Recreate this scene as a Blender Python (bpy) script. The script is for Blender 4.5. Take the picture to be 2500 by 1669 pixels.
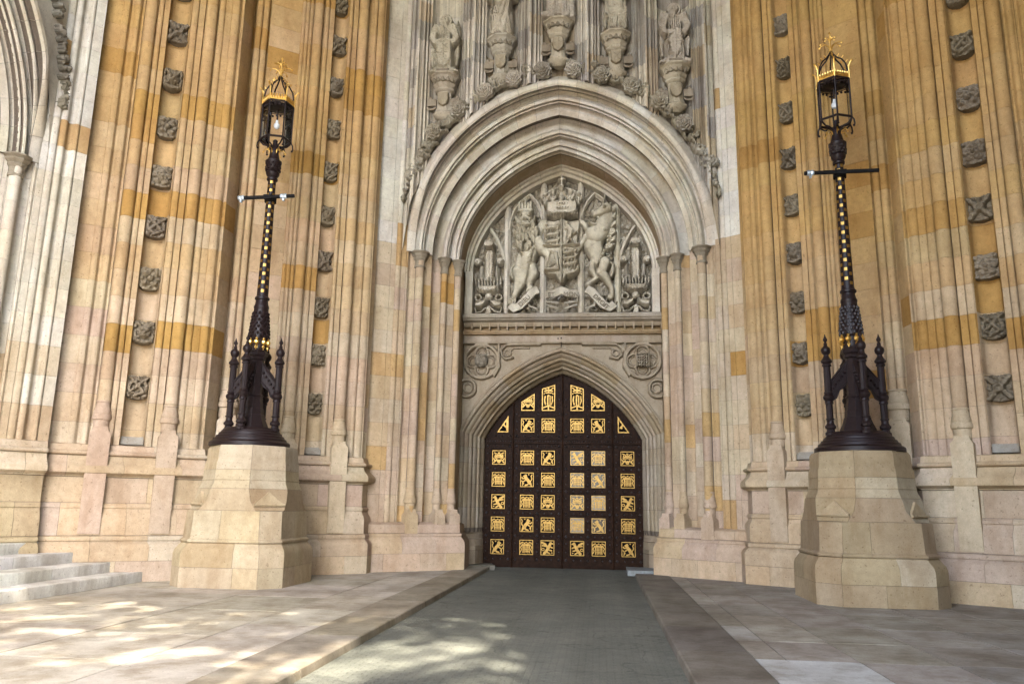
import bpy, math, random
import numpy as np
from mathutils import Vector, Matrix
R = math.radians
rng = random.Random(7)
for o in list(bpy.data.objects):
    bpy.data.objects.remove(o)
sc = bpy.context.scene
COL = sc.collection

# ------------------------------------------------------------------ camera
cam_d = bpy.data.cameras.new('camera')
cam = bpy.data.objects.new('camera', cam_d)
COL.objects.link(cam)
cam_d.sensor_width = 36.0
cam_d.lens = 36.0 * 1921.7 / 2500
cam_d.clip_start = 0.05
cam_d.clip_end = 600
PITCH, YAW, ROLL = .205, .111, .017
fw = Vector((-math.sin(YAW) * math.cos(PITCH), math.cos(YAW) * math.cos(PITCH), math.sin(PITCH)))
rt = Vector((math.cos(YAW), math.sin(YAW), 0))
up = rt.cross(fw)
r2 = rt * math.cos(ROLL) + up * math.sin(ROLL)
u2 = up * math.cos(ROLL) - rt * math.sin(ROLL)
cam.matrix_world = Matrix(((r2.x, u2.x, -fw.x, 1.119), (r2.y, u2.y, -fw.y, 0.0), (r2.z, u2.z, -fw.z, 1.65), (0, 0, 0, 1)))
sc.camera = cam

# ------------------------------------------------------------------ sky, sun, exposure
SUN = Vector((.16, -.72, 1.01)).normalized()
w = bpy.data.worlds.new('World')
sc.world = w
w.use_nodes = True
nt = w.node_tree
nt.nodes.clear()
sky = nt.nodes.new('ShaderNodeTexSky')
sky.sky_type = 'NISHITA'
sky.sun_disc = False
sky.sun_elevation = math.asin(SUN.z)
sky.sun_rotation = math.atan2(SUN.x, SUN.y)
sky.air_density = 1.0
sky.dust_density = 2.5
bg = nt.nodes.new('ShaderNodeBackground')
bg.inputs[1].default_value = .15
wo = nt.nodes.new('ShaderNodeOutputWorld')
nt.links.new(sky.outputs[0], bg.inputs[0])
nt.links.new(bg.outputs[0], wo.inputs[0])
sd = bpy.data.lights.new('sun', 'SUN')
sd.energy = 2.1
sd.angle = R(.53)
sd.color = (1.0, .93, .82)
sun = bpy.data.objects.new('sun', sd)
COL.objects.link(sun)
sun.rotation_euler = (-SUN).to_track_quat('-Z', 'Y').to_euler()
sc.view_settings.view_transform = 'Standard'
sc.view_settings.look = 'None'
sc.view_settings.exposure = 3.58
sc.view_settings.gamma = 1.0
sc.view_settings.use_curve_mapping = False
sc.cycles.max_bounces = 8
sc.cycles.diffuse_bounces = 1
sc.cycles.use_denoising = True

# ------------------------------------------------------------------ materials
def new_mat(name):
    m = bpy.data.materials.new(name)
    m.use_nodes = True
    n = m.node_tree
    b = n.nodes['Principled BSDF']
    return m, n, b

def node(n, t, **kw):
    x = n.nodes.new(t)
    for k, v in kw.items():
        if k.startswith('i_'):
            x.inputs[int(k[2:])].default_value = v
        else:
            setattr(x, k, v)
    return x

def noise(n, vec, scale, detail=3, rough=.55, sc3=None):
    src = vec
    if sc3:
        mp = node(n, 'ShaderNodeMapping')
        mp.inputs['Scale'].default_value = sc3
        n.links.new(vec, mp.inputs[0])
        src = mp.outputs[0]
    t = node(n, 'ShaderNodeTexNoise')
    t.inputs['Scale'].default_value = scale
    t.inputs['Detail'].default_value = detail
    t.inputs['Roughness'].default_value = rough
    n.links.new(src, t.inputs['Vector'])
    return t.outputs['Fac']

def ramp(n, fac, lo, hi, c0=(0, 0, 0, 1), c1=(1, 1, 1, 1)):
    r = node(n, 'ShaderNodeValToRGB')
    r.color_ramp.elements[0].position = lo
    r.color_ramp.elements[1].position = hi
    r.color_ramp.elements[0].color = c0
    r.color_ramp.elements[1].color = c1
    n.links.new(fac, r.inputs[0])
    return r.outputs[0]

def mixc(n, kind, fac, a, b):
    m = node(n, 'ShaderNodeMix', data_type='RGBA', blend_type=kind)
    for val, sock in ((fac, m.inputs[0]), (a, m.inputs[6]), (b, m.inputs[7])):
        if hasattr(val, 'is_linked') or hasattr(val, 'links'):
            n.links.new(val, sock)
        else:
            sock.default_value = val
    return m.outputs[2]

def bump(n, b, fac, strength, dist):
    bp = node(n, 'ShaderNodeBump')
    bp.inputs['Strength'].default_value = strength
    bp.inputs['Distance'].default_value = dist
    n.links.new(fac, bp.inputs['Height'])
    n.links.new(bp.outputs[0], b.inputs['Normal'])

def stone_mat(name, stain=(.62, .5, .36, 1), grime=.35, rough=.88, bumpd=.006, streak=.38, zst=.5):
    m, n, b = new_mat(name)
    geo = node(n, 'ShaderNodeNewGeometry')
    pos = geo.outputs['Position']
    oi = node(n, 'ShaderNodeObjectInfo')
    ofs = node(n, 'ShaderNodeVectorMath', operation='MULTIPLY_ADD')
    cmb = node(n, 'ShaderNodeCombineXYZ')
    for k in range(3):
        n.links.new(oi.outputs['Random'], cmb.inputs[k])
    n.links.new(cmb.outputs[0], ofs.inputs[0])
    ofs.inputs[1].default_value = (37, 51, 29)
    n.links.new(pos, ofs.inputs[2])
    sp = ofs.outputs[0]
    c = oi.outputs['Color']
    v1 = noise(n, pos, 1.1, 5)
    c = mixc(n, 'MULTIPLY', 1.0, c, ramp(n, v1, .25, .75, (.89, .865, .83, 1), (1.07, 1.07, 1.06, 1)))
    v2 = noise(n, pos, 1.4, 5, .65, (1.6 if zst > .3 else 5.0, 1.6 if zst > .3 else 5.0, zst))
    c = mixc(n, 'MULTIPLY', streak, c, ramp(n, v2, .36, .56, stain, (1, 1, 1, 1)))
    v3 = noise(n, pos, .55, 3)
    c = mixc(n, 'MULTIPLY', grime, c, ramp(n, v3, .3, .62, (.72, .69, .65, 1), (1.04, 1.03, 1.0, 1)))
    g = noise(n, pos, 55, 3, .7)
    c = mixc(n, 'MULTIPLY', .8, c, ramp(n, g, .3, .7, (.86, .85, .84, 1), (1.1, 1.1, 1.1, 1)))
    mt = noise(n, pos, 7.5, 6, .72)
    c = mixc(n, 'MULTIPLY', 1.0, c, ramp(n, mt, .32, .68, (.88, .865, .84, 1), (1.08, 1.08, 1.075, 1)))
    p = noise(n, pos, 21, 2, .5)
    c = mixc(n, 'MULTIPLY', .6, c, ramp(n, p, .28, .35, (.45, .4, .35, 1), (1, 1, 1, 1)))
    n.links.new(c, b.inputs['Base Color'])
    b.inputs['Roughness'].default_value = rough
    b.inputs['Specular IOR Level'].default_value = .25
    h = node(n, 'ShaderNodeMath', operation='ADD')
    n.links.new(g, h.inputs[0])
    n.links.new(noise(n, pos, 9, 3), h.inputs[1])
    bump(n, b, h.outputs[0], .45, bumpd)
    return m

STONE = stone_mat('limestone')
CARVED = stone_mat('weathered_carved_stone', stain=(.5, .46, .40, 1), grime=.7, streak=.6, bumpd=.012)
WEATHERED = stone_mat('streaked_grey_stone', stain=(.40, .36, .34, 1), grime=.7, streak=.85, zst=.12)
PAVE = stone_mat('paving_stone', stain=(.62, .57, .5, 1), grime=.95, rough=.75, bumpd=.005, streak=.7)

def plain(name, colr, rough, metal=0.0, nscale=12, var=.25, bd=.004, spec=.5, coat=0):
    m, n, b = new_mat(name)
    geo = node(n, 'ShaderNodeNewGeometry')
    f = noise(n, geo.outputs['Position'], nscale, 4, .6)
    lo = tuple(c * (1 - var) for c in colr) + (1,)
    hi = tuple(c * (1 + var) for c in colr) + (1,)
    n.links.new(ramp(n, f, .3, .7, lo, hi), b.inputs['Base Color'])
    b.inputs['Roughness'].default_value = rough
    b.inputs['Metallic'].default_value = metal
    b.inputs['Specular IOR Level'].default_value = spec
    b.inputs['Coat Weight'].default_value = coat
    bump(n, b, f, .5, bd)
    return m

MORTAR = plain('mortar', (.17, .13, .095), .95, nscale=30)
JOINT = plain('joint_dirt', (.05, .042, .033), .95, nscale=30)
GILT = plain('dull_gilding', (.48, .305, .085), .46, 1.0, nscale=25, var=.15, bd=.003)
IRON = plain('painted_cast_iron', (.018, .010, .010), .45, nscale=18, bd=.006, spec=.3)
GOLD = plain('gilding', (.95, .64, .19), .36, 1.0, nscale=25, var=.12, bd=.003)
BRASS = plain('gilded_door_plate', (.30, .185, .058), .42, 1.0, nscale=11, var=.3, bd=.002)
WOOD = plain('dark_oak', (.023, .0098, .0046), .5, nscale=9, var=.55, bd=.006, spec=.07)
STUD = plain('stud_iron', (.05, .04, .038), .35, .6, nscale=20)
STEEL = plain('black_steel', (.014, .013, .013), .75, nscale=20, spec=.15)
TAPE = plain('silver_tape', (.55, .62, .68), .3, .6, nscale=60, var=.3, bd=.01)
PANE_D = plain('dark_pane', (.006, .005, .004), .7, nscale=20, spec=.04)
PANE_DAY_DIM = plain('dim_painted_daylight_pane', (.045, .033, .017), .2, nscale=9, var=.5)  # faint daylight in the glass, painted as a paler base colour
PANE_DAY = plain('painted_daylight_pane', (.15, .143, .13), .2, nscale=16, var=.35)
LEAD = plain('lead_flashing', (.11, .115, .12), .6, nscale=14)

def glass_mat():
    m, n, b = new_mat('lantern_glass')
    n.nodes.remove(b)
    tr = node(n, 'ShaderNodeBsdfTransparent')
    gl = node(n, 'ShaderNodeBsdfGlossy')
    gl.inputs['Roughness'].default_value = .06
    fr = node(n, 'ShaderNodeFresnel')
    fr.inputs[0].default_value = 1.35
    mx = node(n, 'ShaderNodeMixShader')
    n.links.new(fr.outputs[0], mx.inputs[0])
    n.links.new(tr.outputs[0], mx.inputs[1])
    n.links.new(gl.outputs[0], mx.inputs[2])
    n.links.new(mx.outputs[0], n.nodes['Material Output'].inputs[0])
    return m
GLASS = glass_mat()
BULB = plain('opal_bulb', (.82, .84, .86), .2, nscale=5, var=.03)

def road_mat():
    m, n, b = new_mat('ribbed_roadway')
    geo = node(n, 'ShaderNodeNewGeometry')
    pos = geo.outputs['Position']
    big = noise(n, pos, .7, 4)
    mid = noise(n, pos, 6, 4, .6)
    fine = noise(n, pos, 70, 3, .7)
    c = ramp(n, big, .3, .7, (.125, .128, .105, 1), (.195, .193, .16, 1))
    c = mixc(n, 'MULTIPLY', .8, c, ramp(n, mid, .3, .65, (.78, .78, .78, 1), (1.08, 1.08, 1.05, 1)))
    c = mixc(n, 'MULTIPLY', 1.0, c, ramp(n, fine, .3, .7, (.6, .6, .6, 1), (1.35, 1.35, 1.3, 1)))
    vo = node(n, 'ShaderNodeTexVoronoi', feature='DISTANCE_TO_EDGE')
    vo.inputs['Scale'].default_value = .55
    wob = node(n, 'ShaderNodeVectorMath', operation='ADD')
    nz = node(n, 'ShaderNodeTexNoise')
    nz.inputs['Scale'].default_value = 1.7
    nz.inputs['Detail'].default_value = 5
    n.links.new(pos, nz.inputs['Vector'])
    n.links.new(pos, wob.inputs[0])
    n.links.new(nz.outputs['Color'], wob.inputs[1])
    n.links.new(wob.outputs[0], vo.inputs['Vector'])
    c = mixc(n, 'MULTIPLY', .55, c, ramp(n, vo.outputs[0], .0, .012, (.35, .35, .33, 1), (1, 1, 1, 1)))
    spot = noise(n, pos, 3.2, 2, .4)
    c = mixc(n, 'MULTIPLY', .7, c, ramp(n, spot, .24, .31, (.5, .5, .47, 1), (1, 1, 1, 1)))
    trk = noise(n, pos, 1.0, 3, .5, (1.6, .08, 1.0))
    c = mixc(n, 'MULTIPLY', .6, c, ramp(n, trk, .35, .6, (.72, .73, .7, 1), (1.05, 1.05, 1.03, 1)))
    n.links.new(c, b.inputs['Base Color'])
    b.inputs['Roughness'].default_value = .8
    wv = node(n, 'ShaderNodeTexBrick')
    wv.inputs['Scale'].default_value = 1.0
    wv.inputs['Brick Width'].default_value = .16
    wv.inputs['Row Height'].default_value = .075
    wv.inputs['Mortar Size'].default_value = .011
    wv.inputs['Mortar Smooth'].default_value = .6
    wv.inputs['Color1'].default_value = (1, 1, 1, 1)
    wv.inputs['Color2'].default_value = (.8, .8, .8, 1)
    wv.inputs['Mortar'].default_value = (.15, .15, .15, 1)
    n.links.new(pos, wv.inputs['Vector'])
    n.links.new(mixc(n, 'MULTIPLY', .22, c, wv.outputs['Color']), b.inputs['Base Color'])
    ad = node(n, 'ShaderNodeMath', operation='MULTIPLY_ADD')
    n.links.new(fine, ad.inputs[0])
    ad.inputs[1].default_value = .7
    n.links.new(wv.outputs['Color'], ad.inputs[2])
    bump(n, b, ad.outputs[0], .9, .014)
    return m
ROAD = road_mat()

def leaf_mat():
    m, n, b = new_mat('leaf')
    oi = node(n, 'ShaderNodeNewGeometry')
    f = noise(n, oi.outputs['Position'], 1.5, 3)
    n.links.new(ramp(n, f, .3, .7, (.035, .07, .02, 1), (.09, .13, .035, 1)), b.inputs['Base Color'])
    b.inputs['Roughness'].default_value = .6
    return m
LEAF = leaf_mat()
BARK = plain('bark', (.11, .085, .06), .9, nscale=8, var=.4, bd=.03)

# ------------------------------------------------------------------ object helpers
def mesh_of(name, V, F, mat, smooth=None):
    me = bpy.data.meshes.new(name)
    me.from_pydata([tuple(map(float, v)) for v in V], [], [tuple(map(int, f)) for f in F])
    me.materials.append(mat)
    if smooth is not None:
        me.polygons.foreach_set('use_smooth', [True] * len(me.polygons))
        me.set_sharp_from_angle(angle=R(smooth))
    me.update()
    return me

def link(name, me, parent=None, loc=None, col=None, kind=None):
    o = bpy.data.objects.new(name, me)
    COL.objects.link(o)
    if parent is not None:
        o.parent = parent
    if loc is not None:
        o.location = loc
    if col is not None:
        o.color = (col[0], col[1], col[2], 1)
    if kind:
        o['kind'] = kind
    return o

def thing(name, label, cat, loc=(0, 0, 0), group=None, rz=0):
    o = bpy.data.objects.new(name, None)
    COL.objects.link(o)
    o.location = loc
    o.rotation_euler = (0, 0, rz)
    o['label'] = label
    o['category'] = cat
    if group:
        o['group'] = group
    return o

def copy_tree(o, parent=None):
    c = o.copy()
    COL.objects.link(c)
    c.parent = parent
    for ch in list(o.children):
        copy_tree(ch, c)
    return c

class MB:
    """collects simple solids into one mesh"""
    def __init__(s):
        s.V = []
        s.F = []
    def add(s, V, F):
        k = len(s.V)
        s.V += [tuple(v) for v in V]
        s.F += [tuple(i + k for i in f) for f in F]
        return s
    def box(s, x0, x1, y0, y1, z0, z1):
        V = [(x, y, z) for z in (z0, z1) for y in (y0, y1) for x in (x0, x1)]
        return s.add(V, [(0, 2, 3, 1), (4, 5, 7, 6), (0, 1, 5, 4), (2, 6, 7, 3), (0, 4, 6, 2), (1, 3, 7, 5)])
    def lathe(s, prof, n=16, c=(0, 0), a0=0.0, caps=True, sx=1, sy=1):
        V = []
        for r, z in prof:
            for k in range(n):
                a = a0 + 2 * math.pi * k / n
                V.append((c[0] + sx * r * math.cos(a), c[1] + sy * r * math.sin(a), z))
        F = []
        for i in range(len(prof) - 1):
            for k in range(n):
                k2 = (k + 1) % n
                F.append((i * n + k, i * n + k2, (i + 1) * n + k2, (i + 1) * n + k))
        if caps:
            F.append(tuple(range(n - 1, -1, -1)))
            F.append(tuple((len(prof) - 1) * n + k for k in range(n)))
        return s.add(V, F)
    def tube(s, pts, rad, n=6, caps=True):
        pts = [Vector(p) for p in pts]
        rs = rad if isinstance(rad, (list, tuple)) else [rad] * len(pts)
        V = []
        ref = None
        for i, p in enumerate(pts):
            t = (pts[min(i + 1, len(pts) - 1)] - pts[max(i - 1, 0)]).normalized()
            if ref is None:
                ref = Vector((0, 0, 1)) if abs(t.z) < .9 else Vector((1, 0, 0))
            a = t.cross(ref).normalized()
            b = a.cross(t).normalized()
            ref = b
            for k in range(n):
                q = 2 * math.pi * k / n
                V.append(p + (a * math.cos(q) + b * math.sin(q)) * rs[i])
        F = []
        for i in range(len(pts) - 1):
            for k in range(n):
                k2 = (k + 1) % n
                F.append((i * n + k, i * n + k2, (i + 1) * n + k2, (i + 1) * n + k))
        if caps:
            F.append(tuple(range(n - 1, -1, -1)))
            F.append(tuple((len(pts) - 1) * n + k for k in range(n)))
        return s.add(V, F)
    def ball(s, c, r, n=8, m=5, sz=1):
        prof = [(r * math.sin(math.pi * i / m), c[2] - sz * r * math.cos(math.pi * i / m)) for i in range(m + 1)]
        prof[0] = (r * .02, prof[0][1])
        prof[-1] = (r * .02, prof[-1][1])
        return s.lathe(prof, n, (c[0], c[1]))
    def build(s, name, mat, parent=None, smooth=None, loc=None, col=None, kind=None):
        return link(name, mesh_of(name, s.V, s.F, mat, smooth), parent, loc, col, kind)

# ------------------------------------------------------------------ stone colours
BEIGE = (0.62, 0.47, 0.31)
PINK = (0.61, 0.465, 0.345)
CREAM = (0.67, 0.55, 0.395)
OCHRE = (0.61, 0.405, 0.195)
DEEP = (0.55, 0.32, 0.105)
GREYW = (0.8, 0.73, 0.615)
WHITE = (0.83, 0.775, 0.68)
BOSS = (0.31, 0.255, 0.185)
def jit(c, a=.06, r=rng):
    k = 1 + r.uniform(-a, a)
    return (c[0] * k * (1 + r.uniform(-.02, .02)), c[1] * k, c[2] * k * (1 + r.uniform(-.05, .05)))
HONEY = (0.62, 0.388, 0.152)
PIER = {'warm': 0.0, 'prev': [], 'cur': []}
def lerp3(a, b, t):
    return tuple(p + (q - p) * t for p, q in zip(a, b))
def pier_col(z):
    """stones of one course often run on through the next moulding, so a column tends to repeat its neighbour;
    the quarry beds get more golden higher up the pier"""
    c = None
    if rng.random() < .5:
        for zz, cc in PIER['prev']:
            if abs(zz - z) < .2:
                c = jit(cc, .015)
                break
    if c is None:
        t = min(1, max(0, (z - 3.2) / 8.5))
        t = t * (.80 + .25 * PIER['warm']) + .18 * PIER['warm']
        t = min(1, max(0, t + rng.uniform(-.16, .16)))
        c = jit(lerp3(PINK if rng.random() < .4 else CREAM if rng.random() < .4 else BEIGE, HONEY, t), .035)
        if rng.random() < .03 + .08 * t:
            c = jit(DEEP, .06)
    PIER['cur'].append((z, c))
    return c
def jamb_col(z):
    x = rng.random()
    return jit(OCHRE, .04) if x < .12 else jit(DEEP, .04) if x < .135 else jit(CREAM) if x < .5 else jit(BEIGE if x < .75 else PINK)

# ------------------------------------------------------------------ profile helpers, in (s, d): s along the wall, d towards the viewer
def roll(s0, s1, d, h, n=6):
    c, a = (s0 + s1) / 2, (s1 - s0) / 2
    return [(c - a * math.cos(math.pi * k / n), d + h * math.sin(math.pi * k / n)) for k in range(n + 1)]
def shaft(c, r, d, over=25, n=12):
    a0, a1 = R(180 + over), R(-over)
    return [(c + r * math.cos(a0 + (a1 - a0) * k / n), d + r * math.sin(a0 + (a1 - a0) * k / n)) for k in range(n + 1)]
TH = R(35.4)
CS, SN = math.cos(TH), math.sin(TH)
class Frame:
    """plan frame of a wall: origin, unit direction of s, unit normal towards the viewer"""
    def __init__(s, o, t, n):
        s.o, s.t, s.n = o, t, n
    def xy(s, p):
        return (s.o[0] + s.t[0] * p[0] + s.n[0] * p[1], s.o[1] + s.t[1] * p[0] + s.n[1] * p[1])
FA = Frame((7.6, 16.75), (CS, -SN), (-SN, -CS))
FC = Frame((4.75, 19.35), (CS, -SN), (-SN, -CS))
FB = Frame((4.75, 19.75), (-CS, SN), (-SN, -CS))

def shell(poly, nrm, z0, z1, gap=.003, lip=.035):
    """one stone: the moulded face poly (xy list) from z0 to z1 with lips going back into the joint"""
    n = len(poly)
    V = []
    for z in (z0 + gap, z1 - gap):
        V += [(x, y, z) for x, y in poly]
    for z in (z0 + gap, z1 - gap):
        V += [(x - nrm[0] * lip, y - nrm[1] * lip, z) for x, y in poly]
    F = []
    for i in range(n - 1):
        F.append((i, i + 1, n + i + 1, n + i))
        F.append((i + 1, i, 2 * n + i, 2 * n + i + 1))
        F.append((n + i, n + i + 1, 3 * n + i + 1, 3 * n + i))
    F.append((0, n, 3 * n, 2 * n))
    F.append((n - 1, 3 * n - 1, 4 * n - 1, 2 * n - 1))
    return V, F

def flip_if(F, mirror):
    return [tuple(reversed(f)) for f in F] if mirror else F

def trim(poly, g):
    """pull the two ends of a face polyline back by g so that a joint opens between neighbours"""
    p = [Vector((*q, 0)) for q in poly]
    a = (p[1] - p[0])
    b = (p[-2] - p[-1])
    if a.length > 2 * g:
        p[0] = p[0] + a.normalized() * g
    if b.length > 2 * g:
        p[-1] = p[-1] + b.normalized() * g
    return [(q.x, q.y) for q in p]

def stone_column(parent, name, frame_pts, nrm, z0, z1, course, phase, sgn, colf, mat=STONE, xf=None):
    """stack of stones with one moulded face; sgn mirrors x; returns their number"""
    poly = trim([((x * sgn), y) for x, y in frame_pts], .0022)
    nn = (nrm[0] * sgn, nrm[1])
    if xf:
        poly = [xf(*p) for p in poly]
        nn = xf.vec(*nn)
    cache = {}
    z = z0
    nxt = z0 + (phase % course)
    if nxt - z < .15:
        nxt += course
    k = 0
    while z < z1 - .02:
        top = min(nxt, z1)
        if z1 - top < .12:
            top = z1
        h = round(top - z, 4)
        if h not in cache:
            V, F = shell(poly, nn, 0, h)
            cache[h] = mesh_of(name, V, flip_if(F, sgn < 0), mat, 38)
        link(name, cache[h], parent, (0, 0, z), colf((z + top) / 2))
        z = top
        nxt = top + course
        k += 1
    return k

def backing(parent, pts, nrm, z0, z1, sgn, rec=.016, xf=None, mat=MORTAR):
    poly = [((x - nrm[0] * rec) * sgn, y - nrm[1] * rec) for x, y in pts]
    if xf:
        poly = [xf(*p) for p in poly]
    n = len(poly)
    V = [(x, y, z0) for x, y in poly] + [(x, y, z1) for x, y in poly]
    F = [(i, i + 1, n + i + 1, n + i) for i in range(n - 1)]
    return link('mortar_bed', mesh_of('mortar_bed', V, flip_if(F, sgn < 0), mat, 38), parent)

# ------------------------------------------------------------------ carving: height fields that face -Y, in metres
class HF:
    def __init__(s, x0, x1, z0, z1, res=.02):
        s.nx = int(round((x1 - x0) / res)) + 1
        s.nz = int(round((z1 - z0) / res)) + 1
        s.X, s.Z = np.meshgrid(np.linspace(x0, x1, s.nx), np.linspace(z0, z1, s.nz))
        s.h = np.full(s.X.shape, -1.0)
    def put(s, v, m):
        s.h = np.where(m, np.maximum(s.h, v), s.h)
        return s
    def ball(s, cx, cz, r, k=1, base=0, rz=None):
        d = ((s.X - cx) / r) ** 2 + ((s.Z - cz) / (rz or r)) ** 2
        return s.put(base + k * r * np.sqrt(np.clip(1 - d, 0, 1)), d < 1)
    def dist(s, x0, z0, x1, z1):
        dx, dz = x1 - x0, z1 - z0
        t = np.clip(((s.X - x0) * dx + (s.Z - z0) * dz) / (dx * dx + dz * dz + 1e-12), 0, 1)
        return np.hypot(s.X - x0 - t * dx, s.Z - z0 - t * dz), t
    def chain(s, pts, k=1, base=0):
        for (x0, z0, r0), (x1, z1, r1) in zip(pts, pts[1:]):
            d, t = s.dist(x0, z0, x1, z1)
            r = r0 + (r1 - r0) * t
            s.put(base + k * np.sqrt(np.clip(r * r - d * d, 0, None)), d < r)
        return s
    def inside(s, P):
        m = np.zeros(s.X.shape, bool)
        for (x0, z0), (x1, z1) in zip(P, P[1:] + P[:1]):
            c = ((z0 > s.Z) != (z1 > s.Z)) & (s.X < (x1 - x0) * (s.Z - z0) / ((z1 - z0) or 1e-9) + x0)
            m ^= c
        return m
    def edge(s, P):
        d = np.full(s.X.shape, 9.0)
        for (x0, z0), (x1, z1) in zip(P, P[1:] + P[:1]):
            d = np.minimum(d, s.dist(x0, z0, x1, z1)[0])
        return d
    def poly(s, P, h, bev=.03, base=0):
        P = [tuple(p) for p in P]
        return s.put(base + h * np.sqrt(np.clip(s.edge(P) / bev, 0, 1)), s.inside(P))
    def ring(s, cx, cz, r, wd, k=1, base=0, rz=None):
        q = np.hypot(s.X - cx, (s.Z - cz) * r / (rz or r)) - r
        return s.put(base + k * np.sqrt(np.clip(wd * wd - q * q, 0, None)), np.abs(q) < wd)
    def slab(s, h, m=None):
        return s.put(np.full(s.X.shape, h), np.ones(s.X.shape, bool) if m is None else m)
    def carve(s, f):
        s.h = np.where(s.h > -.5, s.h + f, s.h)
        return s
    def lumps(s, amp, scale, seed=0, sharp=1.0):
        r = np.random.RandomState(seed)
        f = np.zeros(s.X.shape)
        for k in range(7):
            a = r.uniform(0, 6.28)
            q = scale * r.uniform(.7, 1.5)
            f += np.sin(q * (s.X * math.cos(a) + s.Z * math.sin(a)) + r.uniform(0, 6.28) + 1.3 * np.sin(q * .6 * (s.X * math.sin(a) - s.Z * math.cos(a))))
        f = np.tanh(f / 2.2 * sharp)
        return s.carve(amp * f)
    def undercut(s, ok, k, n):
        """cut the hollows deeper: the chisel's unsharp mask"""
        def box(a):
            for ax in (0, 1):
                p = np.pad(a, [(n, n) if q == ax else (0, 0) for q in (0, 1)], mode='edge')
                c = np.cumsum(p, axis=ax)
                c = np.concatenate([np.zeros_like(np.take(c, [0], axis=ax)), c], axis=ax)
                L = a.shape[ax]
                a = (np.take(c, np.arange(2 * n + 1, 2 * n + 1 + L), axis=ax) - np.take(c, np.arange(L), axis=ax)) / (2 * n + 1)
            return a
        w_ = box(ok.astype(float))
        b = box(np.where(ok, s.h, 0.0)) / np.maximum(w_, 1e-3)
        s.h = np.where(ok, s.h + k * (s.h - b), s.h)
    def mesh(s, name, mat, y0=0.0, back=.02, smooth=50, deep=1.0, crisp=0.0, cells=3):
        ok = s.h > -.5
        s.h = np.where(ok, s.h * deep, s.h)
        if crisp:
            s.undercut(ok, crisp, cells)
        cell = ok[:-1, :-1] & ok[1:, :-1] & ok[:-1, 1:] & ok[1:, 1:]
        used = np.zeros(s.X.shape, bool)
        used[:-1, :-1] |= cell
        used[1:, :-1] |= cell
        used[:-1, 1:] |= cell
        used[1:, 1:] |= cell
        idx = np.full(s.X.shape, -1)
        idx[used] = np.arange(used.sum())
        V = np.stack([s.X[used], y0 - s.h[used], s.Z[used]], 1)
        J, I = np.nonzero(cell)
        a, b, c, d = idx[J, I], idx[J, I + 1], idx[J + 1, I + 1], idx[J + 1, I]
        F = np.stack([a, b, c, d], 1).tolist()
        pad = np.pad(cell, 1)
        E = []
        for (dj, di, p, q) in ((-1, 0, a, b), (1, 0, c, d), (0, -1, d, a), (0, 1, b, c)):
            m = ~pad[J + 1 + dj, I + 1 + di]
            E += list(zip(p[m].tolist(), q[m].tolist()))
        V = V.tolist()
        bk = {}
        for p, q in E:
            for t in (p, q):
                if t not in bk:
                    bk[t] = len(V)
                    V.append([V[t][0], y0 + back, V[t][2]])
            F.append((q, p, bk[p], bk[q]))
        return mesh_of(name, V, F, mat, smooth)

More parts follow.
